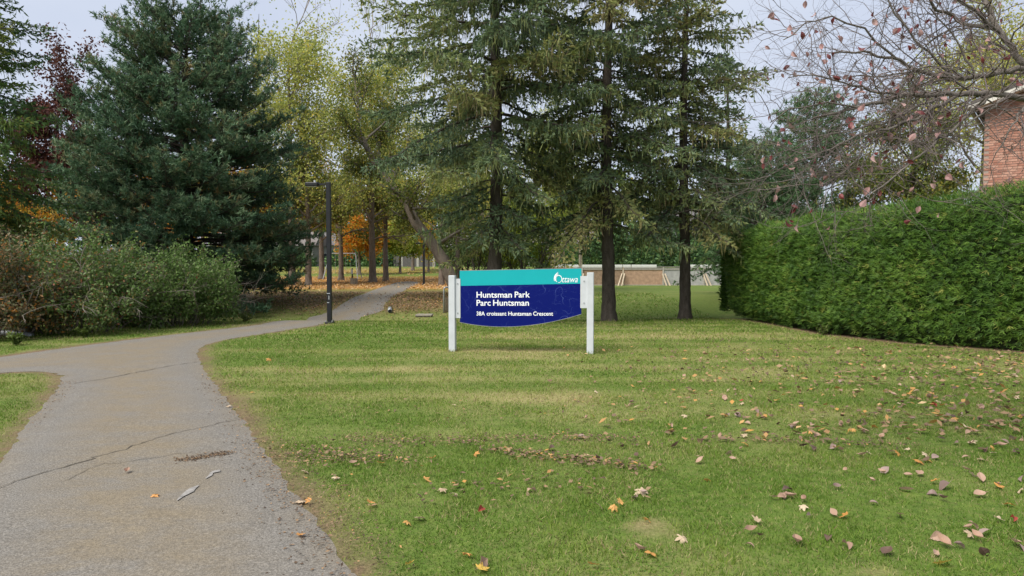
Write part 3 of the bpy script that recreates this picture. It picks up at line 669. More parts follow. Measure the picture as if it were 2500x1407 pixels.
conifer('dark_spruce', 'dark spruce standing behind the olive green spruce', 'tree', 1770, 33, 11.5, 1.2, pl((1, 2.6), (5, 2.1), (11.5, 0)), 61, 70, 'spruce_green', 'bark_dark', .16,
        hang=.3, tint=(.25, .2), dens=.55, wsh=.07, lsh=(.18, .3))

# ================================================================== DECIDUOUS TREES OF THE PARK
bare = lambda zc: (lambda p, r: r.random(len(p)) < np.where(p[:, 2] > zc, .16, 1.))
deciduous('yellow_tree', 'tall yellow green tree with bare top twigs right behind the broad pine', 'tree', 712, 45, 19.0, 3.6, 5.0, .2, 71, 25000, .17, 'yellow', nlimb=14, kids=(7, 6, 5), limbup=.7, tint=(.45, .25), jit=.6, keep=bare(16.6))
deciduous('yellow_tree', 'tall yellow green tree with bare top twigs left of the big spruce', 'tree', 908, 52, 20.0, 4.2, 5.6, .24, 81, 24000, .19, 'yellow', nlimb=14, kids=(7, 6, 5), limbup=.7, tint=(.45, .25), jit=.65, keep=bare(16.6))
lb = onground(1122, 29, -.05)
lt = [lb, W(1106, 690, 29), W(1085, 640, 29), W(1052, 590, 29), W(1015, 545, 28.9), W(994, 498, 28.8), W(965, 462, 28.6), W(915, 400, 28.5), W(880, 330, 28.5)]
deciduous('leaning_tree', 'leaning maple with bare brown trunk bending over the path', 'tree', 1122, 29, 8, 2.0, 3.2, .30, 72, 15000, .10, 'green', bark='bark_light', nlimb=9, kids=(6, 6, 5), tpts=lt, base=lb, tint=(.6, .25), limbup=.9)
deciduous('upright_stem_tree', 'slim upright tree growing beside the leaning maple', 'tree', 1118, 30.5, 8.5, 2.6, 2.8, .14, 73, 12000, .10, 'yellow', tint=(.35, .25), nlimb=8)
park = [  # px, base py, trunk px width, height, crown z0, radius, material, leaves, label
    (753, 697, 17, 9.5, 3.2, 3.2, 'green', 5000, 'park tree with a stout grey trunk just left of the tall lamp post', .6),
    (785, 682, 15, 9, 3.0, 3.0, 'orange', 2600, 'thinly leaved rusty park tree behind the tall lamp post', .6),
    (833, 685, 14, 10, 3.3, 3.2, 'green', 7000, 'green leaved park tree just right of the tall lamp post', .45),
    (910, 690, 19, 10, 3.0, 3.4, 'yellow', 2600, 'thick trunked nearly bare park tree beside the path', .5),
    (942, 687, 15, 9.5, 3.0, 3.4, 'green', 6500, 'yellowing park tree nearest the far lamp', .75),
    (714, 692, 20, 9, 3.2, 3.0, 'green', 4000, 'park tree with its trunk half hidden under the broad pine', .6),
    (495, 688, 16, 7, 1.6, 3.2, 'orange', 6000, 'low orange park tree glimpsed through the broad pine above the rounded shrub', .5),
    (370, 688, 16, 8, 2.0, 3.4, 'orange', 6000, 'taller orange park tree glimpsed through the middle of the broad pine', .5),
    (578, 697, 22, 9, 3.0, 3.2, 'orange', 6000, 'orange park tree glimpsed through the broad pine, right of the shrubs', .4)]
for k, (px, py, tw, h, z0, r, mt, nl, lab, tn) in enumerate(park):
    P = G(px, py); deciduous('park_tree', lab, 'tree', 0, 0, h, z0, r, tw*P[1]/FPX/2, 100+k, nl, .17, mt, base=P-np.array([0, 0, .05]), nlimb=8, kids=(5, 5, 4), tint=(tn, .2), group='park trees along the leaf covered path')
small = [(878, 671, 9, 5.0, 1.5, 2.5, 'orange', 7500, 'small bright orange maple behind the thick trunked park tree', .6),
         (977, 668, 7, 4.6, 1.5, 2.2, 'lime', 6000, 'small round yellow green tree left of the far lamp', .3),
         (1008, 661, 9, 5.2, 1.6, 2.6, 'lime', 7000, 'small bright yellow tree behind the far lamp', .75),
         (1046, 664, 6, 4.4, 1.7, 1.9, 'orange', 2500, 'small thin orange tree right of the far lamp', .3)]
for k, (px, py, tw, h, z0, r, mt, nl, lab, tn) in enumerate(small):
    P = G(px, py); deciduous('small_tree', lab, 'tree', 0, 0, h, z0, r, tw*P[1]/FPX/2, 130+k, nl, .24, mt, base=P-np.array([0, 0, .05]), nlimb=9, kids=(5, 5, 4), jit=.3, tint=(tn, .2))
deciduous('burgundy_tree', 'burgundy leaved maple between the bright green spruce and the pine', 'tree', 150, 36, 11.8, 3, 2.9, .2, 74, 20000, .17, 'burgundy', bark='bark_dark', twig='twig_dark', nlimb=12, kids=(7, 6, 5))
deciduous('orange_tree', 'orange tree glowing low behind the rusty shrub', 'tree', 20, 30, 4.4, 1.0, 2.4, .10, 75, 7000, .13, 'orange', nlimb=8, tint=(.35, .25))
for k, (px, Y, h, r, nl, mt, lab, tn) in enumerate((
        (1160, 34, 4.6, 1.7, 5000, 'green', 'low multi stemmed shrub with dark stems left of the big spruce trunk', .3),
        (1282, 32, 4.6, 2.0, 6500, 'lime', 'multi stemmed leafy shrub right of the big spruce trunk', .12))):
    B = onground(px, Y, -.05); root = empty('stemmed_shrub', B, lab, 'shrub'); wd = Wood(); tips = []; rg = np.random.default_rng(170+k)
    for q in range(8):
        a_ = q*.8; grow(B+np.array([math.cos(a_)*.15, math.sin(a_)*.15, 0]), np.array([math.cos(a_)*.38, math.sin(a_)*.38, 1.]), h*.55, .05, 1, 3, rg, wd, tips, (0, 5, 5), .5, .03, .55)
    wd.build('stem', M['twig_dark'], root, B, 5, kind='stuff'); A0 = np.concatenate([t_[1:] for t_ in tips]); ix = rg.integers(0, len(A0), nl)
    p = A0[ix]+rg.normal(0, .2, (nl, 3)); p = p[p[:, 2] > B[2]+1.15]; f = Fol(); n_ = len(p)
    f.blades(p, unit(rg.normal(0, 1, (n_, 3))+[0, 0, -.5]), .13, .08, np.clip(rg.normal(tn, .2, n_), 0, 1), rg, None, .45, .1); f.build('foliage', M[mt], root, B)
deciduous('back_maple', 'yellowing maple whose leaves show between the big and middle spruces', 'tree', 1345, 36, 9, 2.4, 3.6, .18, 76, 16000, .12, 'yellow', tint=(.3, .25), nlimb=10, hang=.3)
deciduous('back_maple', 'green maple whose leaves show low behind the big spruce', 'tree', 1078, 45, 10.5, 2.8, 4.4, .2, 79, 15000, .13, 'yellow', tint=(.4, .28), nlimb=10)
deciduous('back_maple', 'yellow leaved maple rising behind the crabapple and the brick house corner', 'tree', 2400, 33, 14.5, 3, 5.0, .24, 77, 26000, .125, 'yellow', tint=(.6, .25), nlimb=12, jit=.35)
deciduous('back_maple', 'dark green airy maple standing left of the brick house above the hedge', 'tree', 2225, 27, 7.6, 1.8, 3.3, .18, 78, 17000, .12, 'green', bark='bark_dark', twig='twig_dark', tint=(.55, .25), nlimb=10)

# ================================================================== CEDAR HEDGE
hs = np.array([(11.6, 9.2), (9.0, 12.5), (7.68, 14.0), (6.86, 15.9), (6.52, 18.5), (6.46, 20.6), (6.50, 21.8)]); hh = np.array([3.1, 2.95, 2.80, 2.66, 2.56, 2.46, 2.30])
hd_ = np.r_[0, np.cumsum(np.linalg.norm(np.diff(hs, axis=0), axis=1))]; HL = hd_[-1]
hroot = empty('cedar_hedge', (*hs[-1], 0.), 'tall clipped green cedar hedge along the right side of the lawn', 'hedge')
HO = np.array([*hs[-1], 0.])
def hspine(s):
    x = np.interp(s, hd_, hs[:, 0]); y = np.interp(s, hd_, hs[:, 1]); h = np.interp(s, hd_, hh)
    e = .25; tx = np.interp(s+e, hd_, hs[:, 0])-np.interp(s-e, hd_, hs[:, 0]); ty = np.interp(s+e, hd_, hs[:, 1])-np.interp(s-e, hd_, hs[:, 1])
    l = np.hypot(tx, ty)+1e-9; return x, y, h, -ty/l, tx/l     # outward normal of the front face (towards the lawn)
TH = 1.5
def hsurf(s, q, inset=0.):
    """q 0..1 front face from ground up, 1..1.5 over the top; returns point and outward normal"""
    x, y, h, nx_, ny_ = hspine(s); h = h+.10*(vnoise(s, s*0, .9, 4)-.5)
    rr = .32; prof_z = np.where(q < 1, q*(h-rr), 0); bul = .10*np.sin(np.clip(q, 0, 1)*2.6)-.16*(1-np.clip(q/.16, 0, 1))
    a_ = np.clip((q-1)/.14, 0, 1)*np.pi/2; top = np.clip((q-1.14)/.36, 0, 1)
    off = bul-np.where(q > 1, rr*(1-np.cos(a_))+top*(TH-rr), 0); z = np.where(q < 1, prof_z, h-rr+rr*np.sin(a_))
    nz_ = np.sin(a_); no = np.cos(a_); lump = .16*(fbm(s, z+q*3, .55, 8)-.5)
    endt = 1-np.clip((s-(HL-.9))/.9, 0, 1)**2; off = off*1-(1-np.sqrt(np.clip(endt, 0, 1)))*.75
    o_ = off+(lump-inset)*no; P = np.stack([x+nx_*o_, y+ny_*o_, z+(lump-inset)*nz_+.02], -1); N_ = np.stack([nx_*no, ny_*no, nz_], -1); return P, N_
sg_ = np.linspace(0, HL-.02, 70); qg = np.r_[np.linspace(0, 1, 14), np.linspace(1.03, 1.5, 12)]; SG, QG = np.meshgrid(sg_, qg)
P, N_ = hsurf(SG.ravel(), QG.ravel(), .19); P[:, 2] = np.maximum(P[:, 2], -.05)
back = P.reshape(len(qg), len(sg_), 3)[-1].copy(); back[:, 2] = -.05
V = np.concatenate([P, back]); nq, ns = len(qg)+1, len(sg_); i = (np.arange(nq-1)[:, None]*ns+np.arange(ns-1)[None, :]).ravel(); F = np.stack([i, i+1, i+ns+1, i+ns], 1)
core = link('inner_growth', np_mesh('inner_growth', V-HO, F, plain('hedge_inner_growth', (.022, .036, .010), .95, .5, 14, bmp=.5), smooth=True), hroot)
rg = np.random.default_rng(91); n = 46000; s_ = HL*rg.random(n)**.92; q_ = rg.random(n)*1.42; P, N_ = hsurf(s_, q_)
P = P-N_*(rg.random(n)**1.15*.22)[:, None]; Z3 = np.array([0, 0, 1.]); tg = unit(np.cross(N_, Z3+N_*.01+np.array([0.02, .01, 0])))
ax = unit(N_*rg.uniform(.2, .7, n)[:, None]+Z3*rg.normal(.05, .33, n)[:, None]+tg*rg.normal(.45, .5, n)[:, None])
fn = unit(N_*.7+Z3*.5+rg.normal(0, .33, (n, 3))); sd_ = unit(np.cross(ax, fn)); hf = Fol()
cl = fbm(s_, q_*2, .35, 14); tn = np.clip(.40+.7*(cl-.5)+rg.normal(0, .18, n), 0, 1); tn = np.where(rg.random(n) < .012+.10*(fbm(s_, q_*2, .5, 77) > .72), 1, tn)
kq = rg.random(n) < np.clip(q_/.10, .35, 1); P, N_, ax, fn, sd_, tn = (v[kq] for v in (P, N_, ax, fn, sd_, tn)); n = len(P)
for a_, lf in ((0, 1.), (.6, .75), (-.6, .75)):
    d_ = unit(ax*math.cos(a_)+sd_*math.sin(a_)+rg.normal(0, .06, (n, 3))); hf.blades(P+ax*.02, d_, rg.uniform(.08, .165, n)*lf, .0145, tn, rg, None, .45, 0., unit(np.cross(d_, fn)))
m_ = 700; P2, N2_ = hsurf(HL*rg.random(m_), rg.uniform(.1, 1.45, m_)); ax2 = unit(N2_*.9+Z3*.45+rg.normal(0, .35, (m_, 3)))
for a_ in (0, 1, 2): hf.blades(P2, unit(ax2+rg.normal(0, .25, (m_, 3))), rg.uniform(.10, .24, m_), .015, np.clip(rg.normal(.6, .2, m_), 0, 1), rg)
# far end of the hedge
n = 3500; th = rg.uniform(-.3, 2.9, n); zz = rg.uniform(.1, 2.28, n); x_, y_, h_, nx_, ny_ = hspine(np.array([HL-.1])); c0 = np.array([x_[0]-nx_[0]*.75, y_[0]-ny_[0]*.75])
rr = .72+.05*rg.normal(0, 1, n); nd = np.stack([np.cos(th)*nx_[0]+np.sin(th)*-ny_[0]*-1*0+np.sin(th)*0, np.cos(th)*ny_[0]+np.sin(th)*1.0, th*0], 1); nd = unit(nd)
p = np.c_[c0+nd[:, :2]*rr[:, None], zz]; ax = unit(nd*.6+rg.normal(0, .4, (n, 3))+Z3*.15)
for a_ in (0, 1.):
    hf.blades(p, ax, rg.uniform(.1, .17, n), .04, np.clip(rg.normal(.35, .18, n), 0, 1), rg)
hf.build('foliage', M['hedge'], hroot, HO)
# weed at the hedge foot
def weed(name, label, px, py, h, n, seed, mat='green', size=.07):
    B = G(px, py); r = empty(name, B, label, 'plant'); rg = np.random.default_rng(seed); wd = Wood(); f = Fol()
    for k in range(9):
        d = unit(np.array([[rg.normal(0, .5), rg.normal(0, .5), 1.]]))[0]; pts = B+np.outer(np.linspace(0, h*rg.uniform(.6, 1), 5), d); wd.line(pts, .004, .002)
        ix = rg.integers(1, 5, n//9); p = pts[ix]; m_ = len(p)
        f.blades(p, unit(rg.normal(0, 1, (m_, 3))+[0, 0, .2]), size, size*.5, np.clip(rg.normal(.35, .15, m_), 0, 1), rg, None, .45, .1)
    wd.build('stem', M['twig_grey'], r, B, 3, kind='stuff'); f.build('foliage', M[mat], r, B)
weed('weed', 'small pale green weed growing at the foot of the hedge', 2010, 818, .34, 130, 5)

# ================================================================== SHRUBS BESIDE THE PATH
def shrub(name, label, px, Y, wd_, h, seed, nleaf, mat, tint=(.4, .25), canes=46, lsize=.078, twig='twig_grey'):
    rg = np.random.default_rng(seed); B = onground(px, Y, -.04); r = empty(name, B, label, 'shrub'); wood = Wood(); tips = []
    for k in range(canes):
        az = rg.uniform(0, 2*np.pi); rr = rg.random()**.5; p = B+np.array([math.cos(az)*rr*wd_*.30, math.sin(az)*rr*wd_*.26, 0])
        d = np.array([math.cos(az)*rr*.75, math.sin(az)*rr*.75, rg.uniform(.7, 1.1)]); L = h*rg.uniform(.5, .92)*(1.08-.30*rr)
        grow(p, d, L, rg.uniform(.010, .020), 1, 3, rg, wood, tips, (0, 6, 4), .60, -.045, .45, .15)
    wood.build('stem', M[twig], r, B, 3, kind='stuff')
    A0 = np.concatenate([t_[:-1] for t_ in tips]); A1 = np.concatenate([t_[1:] for t_ in tips]); ix = rg.integers(0, len(A0), nleaf); u = rg.random(nleaf)[:, None]
    p = A0[ix]*(1-u)+A1[ix]*u+rg.normal(0, .075, (nleaf, 3)); k = (p[:, 2] > B[2]+.04) & (np.hypot((p[:, 0]-B[0])/(wd_*.62), (p[:, 1]-B[1])/(wd_*.6)) < 1); p = p[k]; n = len(p); f = Fol()
    f.blades(p, unit(rg.normal(0, 1, (n, 3))+[0, 0, -.1]), rg.uniform(.6, 1.3, n)*lsize, rg.uniform(.4, .65, n)*lsize, np.clip(rg.normal(tint[0], tint[1], n), 0, 1), rg, None, .45, .12)
    f.build('foliage', M[mat], r, B); return r
shrub('shrub', 'wide grey green arching shrub beside the rusty one, next to the path', 180, 16.4, 3.2, 2.1, 201, 34000, 'shrub', (.48, .28), 60)
shrub('shrub', 'rounded grey green shrub with bare top twigs nearest the lamp post', 425, 18.2, 2.6, 1.9, 202, 30000, 'shrub', (.36, .2), 56)
shrub('shrub', 'rust tinged shrub with orange and reddish leaves at the path fork', -10, 15.2, 2.6, 2.05, 203, 22000, 'shrub_rust', (.5, .28), 46)
shrub('shrub', 'green shrub filling the space between the two grey green shrubs', 310, 18.4, 2.5, 1.85, 204, 22000, 'shrub', (.3, .18), 44)
for px, py, s in ((210, 838, 1), (600, 800, 2), (40, 858, 3)):
    weed('weed', ('leafy weed clump under the wide grey green shrub', 'leafy weed clump on the verge beside the rounded shrub', 'leafy weed clump on the verge under the rust tinged shrub')[s-1], px, py-14, .28, 260, 300+s)

# ================================================================== BRICK HOUSE BEHIND THE HEDGE
hc = np.array([(2395-CX)/FPX*22.0, 22.0]); hz = float(H(*hc)); ha = rad(-38); house = empty('brick_house', (hc[0], hc[1], hz), 'orange red brick house with a pale gable eave behind the hedge', 'house', rz=ha)
m, t, b = nmat('brick_pattern'); bt = t.nodes.new('ShaderNodeTexBrick'); co = t.nodes.new('ShaderNodeTexCoord'); mp = t.nodes.new('ShaderNodeMapping'); mp.inputs['Rotation'].default_value = (math.pi/2, 0, 0)
t.links.new(co.outputs['Object'], mp.inputs[0]); t.links.new(mp.outputs[0], bt.inputs[0]); bt.inputs['Scale'].default_value = 1; bt.inputs['Brick Width'].default_value = .25; bt.inputs['Row Height'].default_value = .075; bt.inputs['Mortar Size'].default_value = .006
bt.inputs['Color1'].default_value = (.42, .17, .10, 1); bt.inputs['Color2'].default_value = (.33, .13, .08, 1); bt.inputs['Mortar'].default_value = (.34, .27, .22, 1)
t.links.new(bt.outputs[0], b.inputs['Base Color']); b.inputs['Roughness'].default_value = .9; M['brickpat'] = m
M['mortar'] = plain('mortar', (.30, .24, .20), .95, .15, 20)
bricks = [plain('brick_a', (.38, .195, .14), .9, .2, 16, bmp=.2), plain('brick_b', (.33, .155, .108), .9, .2, 16, bmp=.2), plain('brick_c', (.44, .25, .185), .9, .2, 16, bmp=.2)]
WZ = 6.5; pit = .34; wl_ = 9.0
wall = MB().prism([(0, -.1), (wl_, -.1), (wl_, WZ), (wl_/2, WZ+pit*wl_/2), (0, WZ)], 0, 7.0).build('wall', M['brickpat'], house)
bm_ = [MB().box((0, 0, 0), (.232, .016, .063), ch=.004).mesh('brick', mm) for mm in bricks]; rgb = random.Random(4); cnt_ = 0
MB().prism([(.002, 3.66), (1.92, 3.66), (1.92, WZ-.02+pit*1.92), (.002, WZ-.02)], -.004, .001).build('mortar_bed', M['mortar'], house)
for r in range(42):
    z = 3.70+r*.075
    for k in range(8):
        x = .125+k*.24+(.12 if r % 2 else 0)
        if z > WZ-.06+pit*x*.9 or x > 1.85 or cnt_ >= 300: continue
        o = link('brick', bm_[rgb.choice((0, 0, 1, 2))], wall, (x, -.009+rgb.uniform(-.002, .001), z)); cnt_ += 1
M['shingle'] = plain('roof_shingles', (.10, .088, .08), .95, .3, 18, bmp=.4); M['fascia'] = plain('cream_fascia', (.58, .56, .50), .6, .06)
roof = MB()
for sgn in (0, 1):
    xa, xb = (-.32, wl_/2) if not sgn else (wl_/2, wl_+.32); za, zb = (WZ-pit*.32, WZ+pit*wl_/2) if not sgn else (WZ+pit*wl_/2, WZ-pit*.32)
    roof.prism([(xa, za+.16), (xb, zb+.16), (xb, zb+.26), (xa, za+.26)], -.5, 7.4)
roof.build('roof', M['shingle'], house)
for sgn in (0, 1):
    xa, xb = (-.32, wl_/2) if not sgn else (wl_/2, wl_+.32); za, zb = (WZ-pit*.32, WZ+pit*wl_/2) if not sgn else (WZ+pit*wl_/2, WZ-pit*.32)
    MB().prism([(xa, za+.0), (xb, zb+.0), (xb, zb+.157), (xa, za+.157)], -.48, -.44).build('fascia', M['fascia'], house)
    MB().prism([(xa+.01, za+.02), (xb-.01, zb+.02), (xb-.01, zb+.06), (xa+.01, za+.06)], -.438, -.002).build('soffit', M['fascia'], house)
MB().tube([(-.39, -.5, WZ-pit*.32+.12), (-.39, 7.4, WZ-pit*.32+.12)], .065, 8).build('gutter', M['fascia'], house)

# ================================================================== CRABAPPLE
def leaf_mesh(name, mat, seed, kind='oval', size=1.):
    r = random.Random(seed); V = []; F = []
    bend = r.choice((-1, 1))*r.uniform(.3, 1.5); fold = r.uniform(.25, .95); tw = r.uniform(-.4, .4)
    if kind == 'oval':
        st = [(0, 0), (.10, .16), (.28, .31), (.50, .36), (.72, .26), (.88, .12), (1, 0)]
        for k, (y, w_) in enumerate(st):
            zc = bend*(y-.5)**2*.8; a = tw*(y-.5); V.append((0, y-.5, zc))
            for sg in (-1, 1): V.append((sg*w_*math.cos(fold), y-.5+r.uniform(-.015, .015), zc+w_*math.sin(fold)*1.0+sg*a*w_+r.uniform(-.02, .02)))
        for k in range(len(st)-1):
            a = 3*k; b_ = a+3; F += [[a, b_, b_+1, a+1], [a, a+2, b_+2, b_]]
        V += [(-.012, -.5, V[0][2]), (.012, -.5, V[0][2]), (r.uniform(-.08, .08), -.82, V[0][2]+.06)]; n = len(V); F.append([n-3, n-2, n-1])
    else:
        out_ = []
        for k in range(5):
            a0 = math.pi/2+(k-2)*.98; ln = (.42, .52, .62, .52, .42)[k]*r.uniform(.9, 1.08)
            out_ += [(a0-.34, ln*.66), (a0-.18, ln*.80), (a0, ln), (a0+.18, ln*.80), (a0+.34, ln*.66), (a0+.49, ln*.50)]
        out_ = out_[:-1]+[(math.pi/2+2.9, .22), (-math.pi/2, .16), (math.pi/2-2.9, .22)]
        V.append((0, 0, 0))
        for a, q in out_: V.append((q*math.cos(a), q*math.sin(a), bend*q*q*.7+.10*math.sin(a*2.5+seed)*q+r.uniform(-.02, .02)))
        n = len(V); F = [[0, i, i+1] for i in range(1, n-1)]+[[0, n-1, 1]]
        V += [(-.012, -.12, .0), (.012, -.12, .0), (r.uniform(-.15, .15), -.62, .10)]; F.append([n, n+1, n+2])
    me = bpy.data.meshes.new(name); me.from_pydata([tuple(c_*size for c_ in v) for v in V], [], F); me.update(); me.materials.append(mat); return me
def flatleaf(name, c0, c1, rough=.55, tr_=.25):
    m, t, b = nmat(name); oi = t.nodes.new('ShaderNodeObjectInfo').outputs['Random']; c = ramp(t, oi, [(0, c0), (1, c1)])
    n_ = noise(t, 40, 3); c = mix(t, .25, c, mix(t, n_, tuple(v*.5 for v in c0), c1)); t.links.new(c, b.inputs['Base Color']); b.inputs['Roughness'].default_value = rough
    tr = t.nodes.new('ShaderNodeBsdfTranslucent'); t.links.new(c, tr.inputs[0]); ms = t.nodes.new('ShaderNodeMixShader'); ms.inputs[0].default_value = tr_
    t.links.new(b.outputs[0], ms.inputs[1]); t.links.new(tr.outputs[0], ms.inputs[2]); t.links.new(ms.outputs[0], t.nodes['Material Output'].inputs[0]); return m
CB = np.array([5.55, 6.3, float(H(5.55, 6.3))-.05])
crab = empty('crabapple_tree', CB, 'nearly bare crabapple with tangled twigs and pink and maroon leaves overhanging the hedge', 'tree')
fork = np.array([5.4, 6.25, 1.7])
trunk('trunk', [CB, CB+[-.02, 0, .6], CB+[-.08, -.02, 1.2], fork], [.13, .115, .11, .10], M['bark_crab'], crab, CB, 14, 5, .05, 1.4)
limbs = [([fork, W(2640, 315, 6.2), W(2500, 238, 6.0), W(2380, 228, 5.9), W(2200, 235, 5.7), W(2090, 262, 5.6), W(1985, 288, 5.5)], .062, .010),
         ([fork, W(2650, 290, 6.4), W(2500, 158, 6.4), W(2440, 80, 6.4), W(2405, 0, 6.5), W(2370, -110, 6.5)], .062, .022),
         ([W(2500, 170, 6.3), W(2390, 185, 6.2), W(2310, 195, 6.1), W(2200, 150, 6.0), W(2110, 122, 5.9), W(2030, 132, 5.8)], .034, .008),
         ([W(2430, 68, 6.4), W(2360, 60, 6.3), W(2300, 30, 6.2), W(2245, -25, 6.1)], .026, .012),
         ([W(2335, 235, 5.85), W(2235, 290, 5.6), W(2110, 330, 5.4), W(2000, 372, 5.3), W(1925, 405, 5.2)], .020, .006),
         ([W(2420, 235, 5.9), W(2320, 320, 5.5), W(2215, 405, 5.2), W(2120, 478, 5.0)], .020, .006),
         ([W(2190, 145, 6.0), W(2110, 70, 5.9), W(2030, 40, 5.8), W(1960, 60, 5.7), W(1912, 98, 5.7)], .014, .005),
         ([W(2520, 240, 6.0), W(2470, 310, 5.5), W(2430, 375, 5.4)], .016, .005),
         ([W(2200, 235, 5.7), W(2080, 210, 5.6), W(1985, 180, 5.5), W(1925, 190, 5.5)], .014, .005),
         ([W(2090, 262, 5.6), W(2000, 250, 5.5), W(1930, 262, 5.4), W(1880, 300, 5.4)], .010, .004),
         ([W(2440, 80, 6.4), W(2320, -20, 6.2), W(2200, -60, 6.1)], .022, .010), ([fork, CB+[.3, .1, 2.4], CB+[.9, .4, 3.3], CB+[1.3, .3, 4.2]], .06, .02), ([fork, CB+[-.1, -.7, 2.3], CB+[-.1, -1.3, 3.4]], .05, .015),
         ([W(2300, 235, 5.8), W(2160, 300, 5.6), W(2050, 325, 5.5), W(1945, 345, 5.4)], .014, .005), ([W(2380, 228, 5.9), W(2280, 160, 5.8), W(2170, 185, 5.7), W(2070, 190, 5.6)], .014, .005),
         ([W(2210, 245, 5.7), W(2150, 330, 5.5), W(2070, 410, 5.3), W(2000, 455, 5.2)], .012, .004), ([W(2450, 240, 5.9), W(2360, 310, 5.6), W(2290, 370, 5.5)], .014, .004), ([W(2380, 190, 6.2), W(2330, 90, 6.2), W(2270, 20, 6.2)], .014, .006),
         ([W(2330, 200, 6.1), W(2250, 110, 6.0), W(2190, 40, 6.0), W(2150, -30, 6.0)], .016, .008)]
rg = np.random.default_rng(404); cw = Wood(); ctips = []
for pts, r0, r1 in limbs:
    pts = np.array(pts); d = np.r_[0, np.cumsum(np.linalg.norm(np.diff(pts, axis=0), axis=1))]; n = max(5, int(d[-1]/.07)); u = np.linspace(0, d[-1], n)
    P = np.stack([np.interp(u, d, pts[:, k]) for k in range(3)], 1); P[1:-1] += rg.normal(0, .010, (n-2, 3)); R_ = np.linspace(r0, r1, n)
    trunk('limb', P, R_*.8, M['bark_crab'], crab, CB, 8, 3, .06, 1., .08)
    for q in np.arange(.2, d[-1], .055):
        if rg.random() < .12: continue
        p = np.array([np.interp(q, u, P[:, k]) for k in range(3)]); tdir = P[min(int(q/d[-1]*n)+1, n-1)]-P[max(int(q/d[-1]*n)-1, 0)]; tdir = tdir/(np.linalg.norm(tdir)+1e-9)
        nd = tdir*.8+rg.normal(0, .75, 3); f = q/d[-1]; rr = max(.0038, np.interp(q, u, R_)*.36)
        grow(p, nd, rg.uniform(.25, .62), min(rr, .009), 1, 3, rg, cw, ctips, (0, 4, 3), .75, .0, .66, .22)
cw.build('twig', M['twig_crab'], crab, CB, 3, kind='stuff')
lm_pink = flatleaf('pink_leaf', (.34, .17, .165), (.52, .33, .31), tr_=.3); lm_mar = flatleaf('maroon_leaf', (.10, .02, .022), (.24, .05, .05), tr_=.3)
cl_m = [leaf_mesh('leaf', lm_pink, k) for k in range(5)]+[leaf_mesh('leaf', lm_mar, k+9) for k in range(3)]
ends = np.concatenate([t_[1:] for t_ in ctips]); sx = (ends[:, 0]/ends[:, 1])*FPX+CX; sy = HOR-(ends[:, 2]-CAMZ)/ends[:, 1]*FPX
ends = ends[(sx > 1860) & (sx < 2560) & (sy > -40) & (sy < 560)]
pick = ends[rg.choice(len(ends), 280, replace=False)]; rl = random.Random(12)
for p in pick:
    o = link('leaf', rl.choice(cl_m), crab); s_ = rl.uniform(.042, .072); o.scale = (s_, s_, s_)
    o.location = tuple(p-CB+np.array([0, 0, -s_*.35])); o.rotation_euler = (rl.gauss(1.6, .6)*rl.choice((1, -1)), rl.gauss(0, .6), rl.uniform(0, 6.3))

# ================================================================== RINK BOARDS
RY = 45.0; zr = .06; rx0 = (1397-CX)/FPX*RY; rink = empty('rink_boards', (rx0, RY, zr), 'weathered plywood rink boards with diagonal braces beyond the spruces', 'rink')
ply = [plain('brown_plywood', (.26, .18, .12), .85, .3, 5, bmp=.15), plain('tan_plywood', (.38, .25, .17), .85, .25, 5, bmp=.15), plain('grey_plywood', (.34, .34, .33), .85, .2, 5, bmp=.15)]
M['pale_wood'] = plain('pale_lumber', (.46, .38, .28), .8, .2, 9); M['grey_wood'] = plain('grey_lumber', (.36, .34, .30), .85, .2, 9); M['white_board'] = plain('white_board', (.58, .58, .56), .5, .08, 5)
px_posts = [1421, 1521, 1619, 1718, 1817, 1916]; bx_ = [0]+[(p-1397)/FPX*RY for p in px_posts]
for k in range(len(bx_)-1):
    mm = ply[(0, 0, 1, 2, 2, 1)[k]]; a_, b_ = bx_[k]+.05, bx_[k+1]-.05
    MB().box(((a_+b_)/2, 0, .60), (b_-a_, .02, 1.16)).build('panel', mm, rink)
    MB().box(((a_+b_)/2, -.03, 1.10), (b_-a_, .04, .09)).build('rail', M['grey_wood'], rink)
    MB().box(((a_+b_)/2, -.03, .06), (b_-a_, .04, .09)).build('rail', M['grey_wood'], rink)
    if k in (3,): MB().box(((a_+b_)/2, -.03, .58), (.09, .04, .86)).build('stud', M['grey_wood'], rink)
for k, x in enumerate(bx_):
    MB().box((x, -.03, .55), (.095, .09, 1.30)).build('post', M['pale_wood' if k in (2,) else 'grey_wood'], rink)
    if k:
        for off in (-.10, .13):
            dxk = -.32 if k <= 2 else .22
            MB().bar((x+off*.7, -.09, .80), (x+off+dxk, -.62, -.06), .07, .07).build('brace', M['pale_wood'], rink)
MB().box((bx_[-1]/2, -.02, 1.225), (bx_[-1]+.1, .13, .035)).build('cap_rail', M['grey_wood'], rink)
MB().bar((0, 0, .62), (-1.1, 1.8, .62), .03, 1.16).build('corner_panel', ply[0], rink)
rk2 = empty('rink_boards', (rx0, 68, .3), 'long white painted far side of the rink boards', 'rink')
for k in (0, 1, 2, 3, 5, 6, 7, 8):
    MB().box((.2+1.22+k*2.46, 0, .55), (2.42, .03, 1.0)).build('panel', M['white_board'], rk2)
    MB().box((.2+k*2.46, .03, .5), (.09, .09, 1.1)).build('post', M['grey_wood'], rk2)

